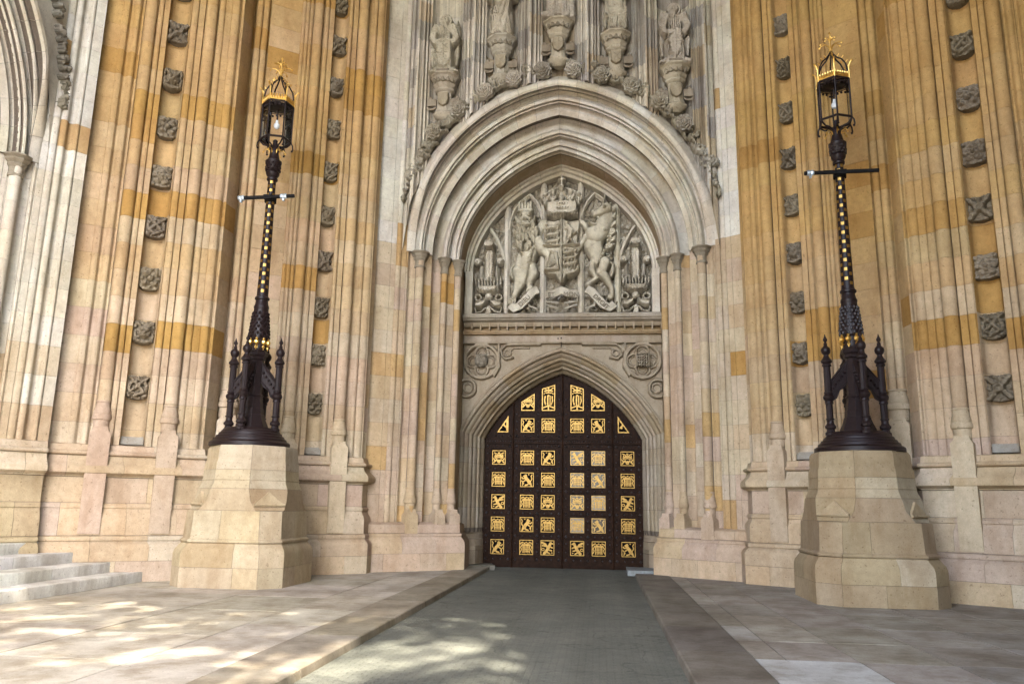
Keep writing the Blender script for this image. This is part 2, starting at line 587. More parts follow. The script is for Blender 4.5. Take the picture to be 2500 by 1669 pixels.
# ------------------------------------------------------------------ ground
def ground():
    g = MB()
    g.add([(-300, -300, -.16), (300, -300, -.16), (300, 300, -.16), (-300, 300, -.16)], [(0, 1, 2, 3)])
    o = g.build('ground', plain('ground_dust', (.16, .15, .13), .9, nscale=2))
    o['kind'] = 'structure'
    g = MB()
    g.add([(-2.02, -12, -.11), (2.12, -12, -.11), (2.12, 24.5, -.09), (-2.02, 24.5, -.09)], [(0, 1, 2, 3)])
    o = g.build('road', ROAD)
    o['kind'] = 'structure'
    # paving slabs, big flags with thin joints
    for sgn in (-1, 1):
        p = bpy.data.objects.new('pavement', None)
        COL.objects.link(p)
        p['kind'] = 'structure'
        g = MB()
        x0, x1 = (2.84, 14.0) if sgn > 0 else (2.64, 14.0)
        g.box(x0 * sgn if sgn > 0 else -x1, x1 if sgn > 0 else -x0, -12, 22.6, -.15, -.012)
        g.build('paving_bed', JOINT, p)
        xs = [2.865, 3.22, 4.03, 5.05, 6.15, 7.2, 8.3, 9.5, 10.8, 12.2] if sgn > 0 else [2.665, 3.72, 5.35, 6.9, 8.22, 9.6, 11.0, 12.4]
        r = random.Random(3 + sgn)
        for i in range(len(xs) - 1):
            y = -11.0 + r.uniform(0, 1) if i else -11.2
            ys = [y]
            while y < 22.3:
                y += (1.35 if sgn > 0 else 1.9) * r.uniform(.8, 1.25)
                ys.append(min(y, 22.4))
            if sgn > 0:
                # joints read off the flags beside the white slab
                base = [8.4, 9.72, 11.0, 12.3, 13.55] if i < 2 else [8.0, 9.72, 11.05, 12.45, 14.0]
                ys = [t for t in ys if t < 7.4] + [b + r.uniform(-.02, .02) for b in base] + [14.9 + 1.35 * k + r.uniform(-.1, .1) for k in range(6)]
            for ya, yb in zip(ys, ys[1:]):
                if yb - ya < .2 or ya > 22.2:
                    continue
                a, b = xs[i], xs[i + 1]
                yb = min(yb, 22.4)
                white = sgn > 0 and i < 2 and 8.2 < ya < 8.6
                if white and i == 1:
                    continue
                if white:
                    b = xs[2]
                c = (.58, .59, .58) if white else jit((.40, .365, .315) if sgn > 0 else (.56, .52, .44), .12, r)  # right-hand flags coloured darker to carry the shade on that side
                if sgn > 0 and i == 0 and 10.9 < ya < 11.1:
                    c = (.46, .44, .405)
                e = .009
                m = MB().box(min(a * sgn, b * sgn) + e, max(a * sgn, b * sgn) - e, ya + e, yb - e, -.10, r.uniform(-.002, .002))
                m.build('paving_slab', PAVE, p, col=c)
        # kerb
        k = bpy.data.objects.new('kerb', None)
        COL.objects.link(k)
        k['kind'] = 'structure'
        r = random.Random(11 + sgn)
        y = -11.5
        yend = 21.2 if sgn > 0 else 22.6
        while y < yend - .3:
            y2 = min(yend, y + r.uniform(1.6, 2.6))
            a, b = (2.035, 2.86) if sgn > 0 else (1.895, 2.665)
            n = 5
            prof = [(a - .004, -.16), (a, -.03), (a + .008, -.008), (a + .028, .004), (b - .006, .006), (b - .006, -.15)]
            V, F = [], []
            for yy in (y + .007, y2 - .007):
                V += [(x * sgn, yy, z) for x, z in prof]
            q = len(prof)
            F = [(i, i + 1, q + i + 1, q + i) for i in range(q - 1)] + [tuple(range(q)), tuple(range(2 * q - 1, q - 1, -1))]
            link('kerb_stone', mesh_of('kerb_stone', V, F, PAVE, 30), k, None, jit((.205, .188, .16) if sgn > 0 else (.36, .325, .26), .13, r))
            y = y2
        if sgn > 0:
            MB().box(1.86, 2.75, 21.6, 22.9, -.15, .045).build('kerb_stone', PAVE, k, col=(.33, .36, .38))
        else:
            V = [(-2.7, 22.4, -.15), (-1.75, 22.4, -.15), (-1.95, 23.2, -.15), (-2.85, 23.2, -.15)]
            MB().add(V + [(x, y, .03) for x, y, z in V], [(4, 5, 6, 7), (0, 1, 5, 4), (1, 2, 6, 5), (2, 3, 7, 6), (3, 0, 4, 7)]).build('kerb_stone', PAVE, k, col=(.2, .19, .16))
ground()

# ------------------------------------------------------------------ corner piers
def bpoly(*parts):
    out = []
    for p in parts:
        for q in (p if isinstance(p, list) else [p]):
            if not out or abs(out[-1][0] - q[0]) + abs(out[-1][1] - q[1]) > 1e-4:
                out.append(q)
    return out
def caseprof(s0, s1, dep, d0=.03, d1=.03):
    n = 12
    c, a = (s0 + s1) / 2, (s1 - s0) / 2 - .02
    return [(s0, d0)] + [(c - a * math.cos(math.pi * k / n), -.02 - dep * math.sin(math.pi * k / n) ** .6) for k in range(n + 1)] + [(s1, d1)]
C_BLOCKS = [
    bpoly((.0, -.03), (.02, .0), roll(.05, .23, .0, .045), (.24, -.012), roll(.25, .37, .0, .04), (.38, -.03), roll(.39, .49, -.03, -.04, 4), (.50, -.03)),
    bpoly((.50, -.03), shaft(.65, .137, .0), (.80, -.03), (.815, .02), (.94, .025), (.945, -.01), roll(.955, 1.06, .01, .04, 5), (1.07, .03)),
    caseprof(1.07, 1.47, .2),
    bpoly((1.47, .03), (1.59, .025), (1.595, -.01), roll(1.605, 1.72, .01, .04, 5), (1.73, -.02), (1.745, -.03), shaft(1.885, .127, -.005), (2.02, -.03)),
    bpoly((2.02, -.03), roll(2.03, 2.10, -.03, .03, 4), (2.11, -.05), roll(2.12, 2.2, -.04, .035, 4), (2.21, -.06), roll(2.22, 2.3, -.06, .03, 4), (2.31, -.09)),
    bpoly((2.31, -.09), (3.10, -.09)),
    bpoly((3.10, -.09), (3.115, -.14), (3.14, -.09), roll(3.15, 3.30, -.06, .05), (3.305, -.03), roll(3.31, 3.46, -.06, .05), (3.48, -.14), (3.525, -.1)),
]
A_BLOCKS = [
    bpoly((.0, -.05), roll(.0, .05, -.03, .03, 4), roll(.055, .10, -.03, -.04, 4), (.10, -.02), roll(.11, .30, -.02, .06), (.31, -.01), (.44, .0), (.45, -.02), roll(.455, .60, -.01, .035, 5), (.61, -.03)),
    bpoly((.61, -.03), shaft(.755, .137, .0), (.90, -.03), (.915, .02), (1.04, .025), (1.05, -.01), roll(1.055, 1.2, .01, .05, 5), (1.215, .03)),
    caseprof(1.215, 1.69, .23),
    bpoly((1.69, .03), (1.80, .025), (1.805, -.01), roll(1.815, 1.93, .01, .04, 5), (1.94, -.03), shaft(2.07, .13, .0), (2.21, -.03)),
    bpoly((2.21, -.03), roll(2.215, 2.28, -.03, -.04, 4), (2.285, -.02), roll(2.29, 2.41, -.02, .05, 5), (2.42, -.03), roll(2.43, 2.51, -.03, -.05, 4), (2.515, -.02), roll(2.52, 2.66, -.02, .05, 5), (2.67, -.02), (2.74, -.02)),
    bpoly((2.74, -.02), (3.06, -.02)),
]
def deepen(blocks, k):
    return [[(q, d * k if d > -.15 else d) for q, d in b] for b in blocks]
def merge(blocks, groups):
    return [bpoly(*[blocks[i] for i in g]) for g in groups]
C_BLOCKS = merge(deepen(C_BLOCKS, 1.0), [(0, 1), (2,), (3, 4), (5,), (6,)])
A_BLOCKS = merge(deepen(A_BLOCKS, 1.0), [(0, 1), (2,), (3,), (4, 5)])
ZPL = [(0, .33), (.585, .33), (.60, .325), (.66, .335), (.72, .31), (.77, .255), (.80, .215), (.81, .205), (.82, .23), (.87, .24), (.90, .225), (.92, .185),
       (1.27, .18), (1.32, .165), (1.40, .115), (1.46, .10), (1.47, .125), (1.52, .125), (1.57, .085), (2.085, .08), (2.10, .105), (2.12, .105), (2.13, .15), (2.175, .235), (2.26, .245),
       (2.31, .225), (2.36, .17), (2.44, .105), (2.52, .085), (2.53, .10), (2.55, .15), (2.585, .165), (2.615, .145), (2.63, .08), (2.75, .055), (2.78, -.03)]
ZB = [(0, .33), (.60, .33), (.68, .325), (.76, .28), (.84, .215), (.85, .235), (.90, .24), (.93, .19), (1.13, .17), (1.165, .10), (1.2, -.03)]

def prof_between(prof, za, zb):
    zs = [p[0] for p in prof]
    ds = [p[1] for p in prof]
    mid = [p for p in prof if za + .003 < p[0] < zb - .003]
    return [(za, float(np.interp(za, zs, ds)))] + mid + [(zb, float(np.interp(zb, zs, ds)))]

def plinth(parent, verts, prof, courses, sgn, colf, nom=1.0, xf=None, seed=0, name='plinth_stone', mat=STONE):
    r = random.Random(seed)
    P = [Vector(v) for v in verts]
    N = []
    for a, b in zip(P, P[1:]):
        t = (b - a).normalized()
        N.append(Vector((t.y, -t.x)))
    # normals must look at the room (towards smaller x+y side of the right half)
    N = [n if n.dot(Vector((-.579, -.815))) > 0 or abs(n.dot(Vector((-.579, -.815)))) < 1e-6 else -n for n in N]
    M = [N[0]]
    for a, b in zip(N, N[1:]):
        M.append((a + b) / (1 + a.dot(b)))
    M.append(N[-1])
    bedV, bedF = [], []
    for i in range(len(P) - 1):
        L = (P[i + 1] - P[i]).length
        for ci, (za, zb) in enumerate(zip(courses, courses[1:])):
            pr = prof_between(prof, za, zb)
            k = max(1, round(L / nom))
            cuts = [0] + [(j + (.0 if ci % 2 else .38) + r.uniform(-.08, .08)) / k for j in range(1, k)] + [1]
            if k > 1 and ci % 2 == 0:
                cuts = [0] + [(j + .5 + r.uniform(-.1, .1)) / (k + 0.0) for j in range(0, k)] + [1]
            for u0, u1 in zip(cuts, cuts[1:]):
                if (u1 - u0) * L < .06:
                    continue
                V, F = [], []
                g = .0035 / L
                last = len(pr) - 1
                for lip in (0, .04):
                    for q, (z, d) in enumerate(pr):
                        zz = z + (.0035 if q == 0 and za > 0 else 0) - (.0035 if q == last else 0)
                        for u in (u0 + g, u1 - g):
                            A_ = P[i] + M[i] * (d - lip)
                            B_ = P[i + 1] + M[i + 1] * (d - lip)
                            p = A_.lerp(B_, u)
                            x, y = p.x * sgn, p.y
                            if xf:
                                x, y = xf(x, y)
                            V.append((x, y, zz))
                n2 = 2 * len(pr)
                for q in range(last):
                    F.append((2 * q, 2 * q + 1, 2 * q + 3, 2 * q + 2))
                    F.append((2 * q, 2 * q + 2, n2 + 2 * q + 2, n2 + 2 * q))
                    F.append((2 * q + 1, 2 * q + 3, n2 + 2 * q + 3, n2 + 2 * q + 1))
                F.append((0, 1, n2 + 1, n2))
                F.append((2 * last, 2 * last + 1, n2 + 2 * last + 1, n2 + 2 * last))
                link(name, mesh_of(name, V, F, mat, 40), parent, None, colf((za + zb) / 2))
        # mortar bed behind
        k = len(bedV)
        for z, d in prof:
            for j in (i, i + 1):
                p = P[j] + M[j] * (d - .018)
                x, y = p.x * sgn, p.y
                if xf:
                    x, y = xf(x, y)
                bedV.append((x, y, z))
        bedF += [(k + 2 * q, k + 2 * q + 1, k + 2 * q + 3, k + 2 * q + 2) for q in range(len(prof) - 1)]
    link('mortar_bed', mesh_of('mortar_bed', bedV, bedF, MORTAR, 40), parent)

def shaft_base(parent, fr, s, d, sgn, z_ped0, z_ped1, ztop, r, hw, colf, dfront, xf=None, rz=0):
    """square pedestal dying into the plinth and the turned base of a shaft"""
    ang = math.atan2(fr.t[1], fr.t[0] * sgn)
    x, y = fr.xy((s, d))
    x *= sgn
    if xf:
        x, y = xf(x, y)
        ang += math.pi / 2
    m = MB()
    dp = dfront - d
    ch = z_ped1 - z_ped0
    fl = -1 if True else 1
    V = []
    zc = z_ped1
    # local frame: lx along the wall, ly towards the viewer
    ring = lambda w, f, z: [(-w, -.3, z), (w, -.3, z), (w, f, z), (-w, f, z)]
    V = ring(hw, dp, z_ped0) + ring(hw, dp, zc) + ring(hw * .72, dp * .78, zc + .07) + ring(hw * .66, dp * .74, zc + .15)
    F = []
    for i in range(3):
        F += [(4 * i + k, 4 * i + (k + 1) % 4, 4 * i + 4 + (k + 1) % 4, 4 * i + 4 + k) for k in range(4)]
    F.append((12, 13, 14, 15))
    m.add(V, F)
    H = ztop - zc
    pr = [(r * 1.22, zc + .10), (r * 1.22, zc + .40 * H), (r * 1.45, zc + .43 * H), (r * 1.52, zc + .50 * H), (r * 1.42, zc + .57 * H), (r * 1.3, zc + .60 * H), (r * 1.36, zc + .66 * H),
          (r * 1.22, zc + .74 * H), (r * 1.08, zc + .86 * H), (r * 1.05, zc + .93 * H), (r * 1.16, zc + .95 * H), (r * 1.16, zc + .985 * H), (r * 1.0, ztop)]
    m.lathe(pr, 12, (0, 0), a0=R(15))
    nx, ny = -math.sin(ang), math.cos(ang)
    # ly must point at the viewer
    px, py = fr.xy((s, d + 1))
    px *= sgn
    if xf:
        px, py = xf(px, py)
    k = 1 if (px - x) * nx + (py - y) * ny > 0 else -1
    V = [(x + lx * math.cos(ang) + ly * k * nx, y + lx * math.sin(ang) + ly * k * ny, z) for lx, ly, z in m.V]
    link('shaft_base', mesh_of('shaft_base', V, m.F, STONE, 40), parent, None, colf(1))

def boss_meshes():
    out = []
    W, H = .20, .27
    def base(seed):
        f = HF(-W, W, -H, H, .0125)
        P = [(-W, H - .02), (-.1, H), (0, H - .03), (.1, H), (W, H - .02), (W, -.19), (.12, -.255), (0, -.27), (-.12, -.255), (-W, -.19)]
        P = [(x * .985, z * .985) for x, z in P]
        f.slab(.0, f.inside(P))
        f.carve(.035 * (1 - (f.X / W) ** 2))
        return f
    def rose(f, cx=0, cz=0, k=1.0):
        f.ring(cx, cz, .15 * k, .022 * k, 1, .05)
        for n_, rr, br in ((5, .105, .058), (5, .055, .042)):
            for j in range(n_):
                a = 2 * math.pi * (j + (.5 if rr < .1 else 0)) / n_ + .3
                f.ball(cx + rr * k * math.cos(a), cz + rr * k * math.sin(a), br * k, .8, .05 + (.02 if rr < .1 else 0))
        f.ball(cx, cz, .04 * k, 1, .09)
    for v in range(10):
        f = base(v)
        if v in (0, 5):
            for j in range(5):
                a = 2 * math.pi * j / 5 + .3
                f.ball(.115 * math.cos(a), .115 * math.sin(a) - .02, .078, .75, .02)
            for j in range(5):
                a = 2 * math.pi * (j + .5) / 5 + .3
                f.ball(.055 * math.cos(a), .055 * math.sin(a) - .02, .045, .9, .06)
            f.ball(0, -.02, .035, 1, .10)
            for sx in (-1, 1):
                for sz in (-1, 1):
                    f.ball(sx * .155, sz * .205 - .01, .045, .9, .02)
        elif v in (1, 6):
            for a in (-1, 1):
                f.chain([(-.17, .21 * a, .042), (0, 0, .05), (.17, -.21 * a, .042)], .9, .05)
                f.ball(.15 * a, .0, .055, .9, .0)
                f.ball(0, .19 * a, .06, .9, .0)
                f.ball(.07 * a, .2, .03, 1, .02)
            f.ring(0, 0, .06, .028, 1, .09)
        elif v in (2, 7):
            for j in range(4):
                a = math.pi / 4 + j * math.pi / 2
                f.ball(.11 * math.cos(a), .14 * math.sin(a), .085, .7, .01)
                f.ball(.13 * math.cos(a), .17 * math.sin(a), .04, 1, .06)
                a += math.pi / 4
                f.ball(.155 * math.cos(a), .2 * math.sin(a), .045, .9, .02)
            f.ball(0, 0, .06, 1, .06)
        elif v in (3, 8):
            f.ball(0, .0, .125, .6, .03, .15)
            for t in (-1, 1):
                f.ball(.05 * t, .045, .028, 1, .10)
                f.chain([(.06 * t, .12, .035), (.14 * t, .2, .04), (.17 * t, .10, .03)], 1, .03)
                f.chain([(.08 * t, -.1, .035), (.15 * t, -.14, .035), (.165 * t, -.03, .03)], 1, .03)
            f.ball(0, -.015, .04, 1.2, .09)
            f.chain([(-.15, -.19, .035), (0, -.235, .04), (.15, -.19, .035)], 1, .04)
            f.chain([(-.06, -.09, .02), (.06, -.09, .02)], 1, .10)
        else:
            f.ring(0, 0, .15, .035, 1, .03)
            f.chain([(-.16, .21, .03), (.0, .05, .035), (.1, -.1, .035), (-.05, -.2, .03)], 1, .05)
            f.chain([(.16, .21, .03), (-.02, .02, .035), (-.12, -.1, .03)], 1, .05)
            f.ball(.13, -.19, .05, 1, .02)
            f.ball(-.14, -.19, .045, 1, .02)
            f.ball(0, .2, .05, 1, .02)
        f.lumps(.007, 70, v, 1.5)
        out.append(f.mesh('carved_boss', CARVED, 0, .2, 60, 1.55, .55, 2))
    return out
BOSSES = boss_meshes()
COURSE = .61

def corner_pier(sgn):
    if sgn < 0:
        t = thing('corner_pier', 'tall honey stone corner pier with fluted shafts, left of the door beside white steps', 'pier', (-7.2, 17.0, 0), 'stone corner piers')
    else:
        t = thing('corner_pier', 'tall ochre stone corner pier with fluted shafts, right of the door in shade', 'pier', (7.2, 17.0, 0), 'stone corner piers')
    root = t.location.copy()
    hold = bpy.data.objects.new('tmp', None)
    phases = [.05, .2, .42, .1, .5, .33, .27, .15, .45, .0, .3, .52, .22]
    k = 0
    nrm = FC.n
    ret1 = [(4.75, 19.86), FC.xy(C_BLOCKS[0][0])]
    ret2 = [FC.xy(C_BLOCKS[-1][-1]), (7.60, 17.2), FA.xy(A_BLOCKS[0][0])]
    ret1 = [(4.775, 19.86), (4.775, 19.6), (4.74, 19.56), (4.775, 19.5), FC.xy(C_BLOCKS[0][0])]
    allp = list(ret1)
    kids = []
    PIER['warm'] = 1.0 if sgn > 0 else 0.0
    def column(pts, nn, zt, ph, z0=2.76):
        PIER['prev'], PIER['cur'] = PIER['cur'], []
        stone_column(t, 'wall_stone', pts, nn, z0, zt, COURSE, ph, sgn, pier_col)
    column(ret1, (-1, 0), 17.4, .05)
    backing(t, ret1, (-1, 0), 2.6, 17.4, sgn)
    for b in C_BLOCKS:
        pts = [FC.xy(p) for p in b]
        if b is C_BLOCKS[1]:
            # casement: two stones a boss, joint under each boss
            stone_column(t, 'wall_stone', pts, nrm, 2.9, 17.4, COURSE, 4.03 - 2.9 - .30, sgn, pier_col)
        else:
            column(pts, nrm, 17.4, phases[k % 13])
        backing(t, pts, nrm, 2.6, 17.4, sgn)
        k += 1
    column(ret2, (-1, 0), 15.6, .31)
    backing(t, ret2, (-1, 0), 2.6, 17.4, sgn)
    for b in A_BLOCKS:
        pts = [FA.xy(p) for p in b]
        if b is A_BLOCKS[1]:
            stone_column(t, 'wall_stone', pts, nrm, 2.9, 15.6, COURSE, 4.03 - 2.9 - .30, sgn, pier_col)
        else:
            column(pts, nrm, 15.6, phases[k % 13])
        backing(t, pts, nrm, 2.6, 17.4, sgn)
        k += 1
    aend = FA.xy((3.06, 0))
    low = lambda z: jit(BEIGE if rng.random() < .4 else PINK if rng.random() < .6 else CREAM, .05)
    verts = [(4.775, 19.9), (4.775, 19.33), FC.xy((3.525, 0)), (7.60, 16.75), aend, (aend[0] + 1.2 * CS, aend[1] - 1.2 * SN)]
    if sgn < 0:
        verts = verts[:-1]
    plinth(t, verts, ZPL, [0, .41, .92, 1.57, 2.09, 2.53, 2.78], sgn, low, 1.0, seed=5 + sgn)
    # sloping sills at the foot of the boss casements
    for fr, s in ((FC, 1.27), (FA, 1.4525)):
        a = MB()
        n = 8
        hw = .19 if fr is FC else .225
        V = []
        for q in range(n + 1):
            an = math.pi * q / n
            V.append((-hw * math.cos(an), -.22 * math.sin(an), 2.97))
        for q in range(n + 1):
            an = math.pi * q / n
            V.append((-hw * math.cos(an), .04, 2.79))
        F = [(i, i + 1, n + 2 + i, n + 1 + i) for i in range(n)]
        a.add([(fr.xy((s + v[0], v[1]))[0] * sgn, fr.xy((s + v[0], v[1]))[1], v[2]) for v in V], F)
        a.build('casement_sill', STONE, t, 40, col=(.47, .43, .37))
    for fr, s, r, d in ((FC, .65, .137, .0), (FC, 1.885, .127, -.005), (FA, .755, .137, .0), (FA, 2.07, .13, .0)):
        shaft_base(t, fr, s, d, sgn, .95, 2.98, 3.68, r, .2, low, .215)
    shaft_base(t, FC, 3.305, -.06, sgn, .95, 3.45, 4.22, .165, .24, low, .16)
    # bosses
    designs = list(range(10))
    r = random.Random(21 if sgn < 0 else 42)
    for fr, s, nn in ((FC, 1.27, 11), (FA, 1.4525, 9)):
        r.shuffle(designs)
        for i in range(nn):
            x, y = fr.xy((s, -.075))
            o = link('carved_boss', BOSSES[designs[i % 10]], t, (x * sgn, y, 4.03 + 1.22 * i), jit(BOSS, .1, r))
            o.rotation_euler = (0, 0, -TH * sgn)
            o.scale = (.93 if fr is FC else 1.12, 1, 1.0)
    for c in t.children:
        c.location = c.location - root
    bpy.data.objects.remove(hold)
    return t
corner_pier(-1)
corner_pier(1)

# ------------------------------------------------------------------ portal: moulded jambs, great arch, spandrel with niches
B_BLOCKS = [
    bpoly((-.14, -.0), (.30, .0), (.305, -.02), (.315, .0), (.45, .0), (.455, -.02)),
    bpoly((.455, -.02), roll(.46, .61, -.01, .03, 5), (.615, -.02), (.62, .01), (.74, .01), (.75, -.03), roll(.755, .82, -.03, .03, 4), (.83, -.04)),
    bpoly((.83, -.04), roll(.84, 1.0, -.03, -.05, 5), (1.01, -.03), shaft(1.14, .115, .03), (1.265, -.03)),
    bpoly((1.265, -.03), (1.275, -.01), (1.355, -.01), (1.36, -.04), (1.37, -.02), (1.52, -.03), (1.53, -.06)),
    bpoly((1.53, -.06), [(1.53 + .33 * q / 8, -.06 - .09 * q / 8 - .22 * math.sin(math.pi * q / 8)) for q in range(9)]),
    bpoly((1.86, -.15), shaft(1.955, .088, -.12), (2.05, -.16), (2.06, -.13), (2.13, -.13), (2.135, -.16), (2.145, -.14), (2.28, -.15), (2.29, -.18)),
    bpoly((2.29, -.18), shaft(2.385, .093, -.14), (2.50, -.22), (2.56, -.40)),
]
B_BLOCKS = [[(q, d * 1.2 if d > -.1 else d) for q, d in b] if i < 4 else b for i, b in enumerate(B_BLOCKS)]
G_ARCH = [
    bpoly((.62, -.06), (.622, .13), (.64, .165), (.70, .178), (.75, .165), (.77, .10), (.785, .03), roll(.80, .90, .02, .045, 5), (.905, .0), (.93, -.03), (1.0, -.045), (1.03, -.03)),
    bpoly((1.03, -.03), (1.04, .03), roll(1.05, 1.14, .02, .04, 5), (1.145, .0), roll(1.15, 1.22, -.01, .035, 5), (1.225, -.03), roll(1.23, 1.36, -.03, -.05, 5), (1.365, -.02), (1.50, -.03), (1.53, -.06)),
    bpoly((1.53, -.06), [(1.53 + .33 * q / 8, -.06 - .08 * q / 8 - .17 * math.sin(math.pi * q / 8)) for q in range(9)]),
    bpoly((1.86, -.14), (1.865, -.09), roll(1.87, 1.97, -.10, .04, 5), (1.975, -.13), roll(1.98, 2.05, -.13, .03, 4), (2.06, -.16), roll(2.065, 2.17, -.16, -.05, 4), (2.175, -.15), roll(2.18, 2.28, -.15, .04, 5), (2.285, -.18), roll(2.29, 2.40, -.17, .05, 5), (2.405, -.19), (2.50, -.22), (2.54, -.30)),
]
G_ARCH = [[(s_, (-.02 - .105 * (s_ - .62)) + (d_ - (-.02 - .105 * (s_ - .62))) * 1.9) for s_, d_ in g] for g in G_ARCH]
ZSP = 8.44
def aY(p):
    x, y = FB.xy(p)
    return x, y
def great_arch(a, tau):
    """point on the right half of the great arch of half span a, tau 0 at the springing, 1 at the apex"""
    h = 3.14 + (a - 2.72) * 1.22
    r = (h * h + a * a) / (2 * a)
    c = a - r
    th = tau * math.acos(-c / r)
    x = max(0.0, c + r * math.cos(th))
    p = .14 - .20 * min(1.1, max(-.2, (a - 2.72) / 1.48))
    return x, ZSP + (1 - p) * r * math.sin(th) + p * h * (1 - x / a)

def sweep_stone(name, prof_ay, t0, t1, fn, sgn, mat, parent, col, nseg=4, gap=.0005, lip=.04, xf=None, ease=None):
    """voussoir: the moulding prof_ay = [(a, Y)] swept along fn(a, tau)"""
    V, F = [], []
    n = len(prof_ay)
    m = nseg + 1
    for l in (0, lip):
        for q in range(m):
            t = t0 + gap + (t1 - t0 - 2 * gap) * q / nseg
            for a, y in prof_ay:
                x, z = fn(a, t)
                px, py = x * sgn, (ease(a, y, t) if ease else y) + l
                if xf:
                    px, py = xf(px, py)
                V.append((px, py, z))
    off = n * m
    for q in range(nseg):
        for i in range(n - 1):
            F.append((q * n + i, q * n + i + 1, (q + 1) * n + i + 1, (q + 1) * n + i))
    for i in range(n - 1):
        F.append((i, i + 1, off + i + 1, off + i))
        k = nseg * n
        F.append((k + i, k + i + 1, off + k + i + 1, off + k + i))
    return link(name, mesh_of(name, V, flip_if(F, sgn < 0), mat, 40), parent, None, col)

def hood_ease(a, y, t):
    k = min(1, max(0, (t - .02) / .33))
    k = k * k * (3 - 2 * k)
    y0 = 19.75 + SN * (4.75 - a) / CS + .0
    return y0 + (y - y0) * (.12 + .88 * k) if y < y0 else y

def arch_bed(parent, prof_ay, fn, sgn, xf=None, rec=.015, mat=MORTAR, ease=None):
    V, F = [], []
    n = len(prof_ay)
    m = 30
    for q in range(m):
        for a, y in prof_ay:
            x, z = fn(a, q / (m - 1))
            px, py = x * sgn, (ease(a, y, q / (m - 1)) if ease else y) + rec
            if xf:
                px, py = xf(px, py)
            V.append((px, py, z))
    for q in range(m - 1):
        for i in range(n - 1):
            F.append((q * n + i, q * n + i + 1, (q + 1) * n + i + 1, (q + 1) * n + i))
    link('mortar_bed', mesh_of('mortar_bed', V, F, mat, 40), parent)

class Turn:
    """quarter turn that carries the portal plan onto the side wall"""
    def __call__(s, x, y):
        return (-(y - 19.75) - 9.98, (x - 4.75) + 14.72)
    def vec(s, x, y):
        return (-y, x)
TURN = Turn()

def capital(parent, fr, s, d, z, r, sgn, col, xf=None):
    x, y = fr.xy((s, d))
    x *= sgn
    if xf:
        x, y = xf(x, y)
    r *= 1.15
    m = MB()
    m.lathe([(r * 1.0, z - .46), (r * 1.14, z - .45), (r * 1.18, z - .42), (r * 1.1, z - .395), (r * 1.02, z - .38), (r * 1.05, z - .26), (r * 1.3, z - .22), (r * 1.38, z - .20), (r * 1.25, z - .175), (r * 1.42, z - .15),
             (r * 1.68, z - .115), (r * 1.72, z - .09), (r * 1.55, z - .08), (r * 1.7, z - .055), (r * 1.98, z - .03), (r * 2.0, z), (r * 1.2, z + .01)], 8, (x, y), R(22.5))
    m.build('capital', STONE, parent, 30, col=col)

def arch_wall(parent, sgn, xf, tall=17.8, zpl=1.17, prof=ZB, courses=(0, .43, .93, 1.2), base=(.55, 1.38, 2.08), left_only=False, lowcol=None, ncap=3, pale=False, pverts=None):
    nrm = FB.n
    for k, b in enumerate(B_BLOCKS):
        if pale and k == 0:
            b = bpoly((-.14, .0), (.06, .0), (.065, -.03), roll(.07, .17, -.02, .045, 5), (.18, -.04), roll(.185, .30, -.04, -.05, 5), (.305, -.02), roll(.31, .44, -.02, .05, 5), (.455, -.02))
        pts = [FB.xy(p) for p in b]
        def colf(z, k=k):
            if z > 8.45 and k < 2:
                if rng.random() < .04:
                    return jit(OCHRE, .05)
                return jit(WHITE if z < 12.5 else GREYW, .05)
            if pale and z > 3.5 + rng.uniform(-.6, 1.8):
                return jit((.75, .68, .565), .04)
            return jamb_col(z)
        stone_column(parent, 'jamb_stone', pts, nrm, zpl, 8.44 if k > 1 else tall, COURSE, [.1, .1, .44, .3, .2, .5, .35][k], sgn, colf, xf=xf)
        backing(parent, pts, nrm, .9, 8.44 if k > 1 else tall, sgn, xf=xf)
    rr = random.Random(17 + sgn)
    for k, g in enumerate(G_ARCH):
        ay = [aY(p) for p in g]
        n = [12, 10, 9, 10][k]
        cuts = [0] + [(j + rr.uniform(-.12, .12)) / n for j in range(1, n)] + [1]
        for t0, t1 in zip(cuts, cuts[1:]):
            c = jit((.75, .69, .58), .03, rr) if pale else jit(GREYW if rr.random() < .6 else (.74, .655, .53) if rr.random() < .6 else WHITE, .03, rr)
            sweep_stone('voussoir', ay, t0, t1, great_arch, sgn, STONE, parent, c, xf=xf, ease=hood_ease if k == 0 else None)
        arch_bed(parent, ay, great_arch, sgn, xf, ease=hood_ease if k == 0 else None)
    cc = (.36, .31, .235)
    capital(parent, FB, 1.14, .03, 8.45, .118, sgn, cc, xf)
    if ncap > 1:
        capital(parent, FB, 1.955, -.12, 8.45, .092, sgn, cc, xf)
        capital(parent, FB, 2.385, -.14, 8.45, .096, sgn, cc, xf)
    low = lowcol or (lambda z: jit(BEIGE if rng.random() < .5 else PINK, .05))
    verts = pverts or [FB.xy((.0, 0)), FB.xy((2.42, 0)), (2.88, 22.4)]
    plinth(parent, verts, prof, list(courses), sgn, low, .95, xf=xf, seed=9)
    zb, zp, zt = base
    for s, d, r, hw, f in ((1.14, .03, .115, .17, .21), (1.955, -.12, .088, .15, .14), (2.385, -.14, .093, .15, .14))[:ncap]:
        shaft_base(parent, FB, s, d, sgn, zb, zp, zt, r, hw, low, f, xf=xf)

portal = thing('portal_wall', 'pale stone portal wall with a great moulded pointed arch and niches above the door', 'wall', (.06, 20.0, 0))
for sgn in (-1, 1):
    arch_wall(portal, sgn, None)

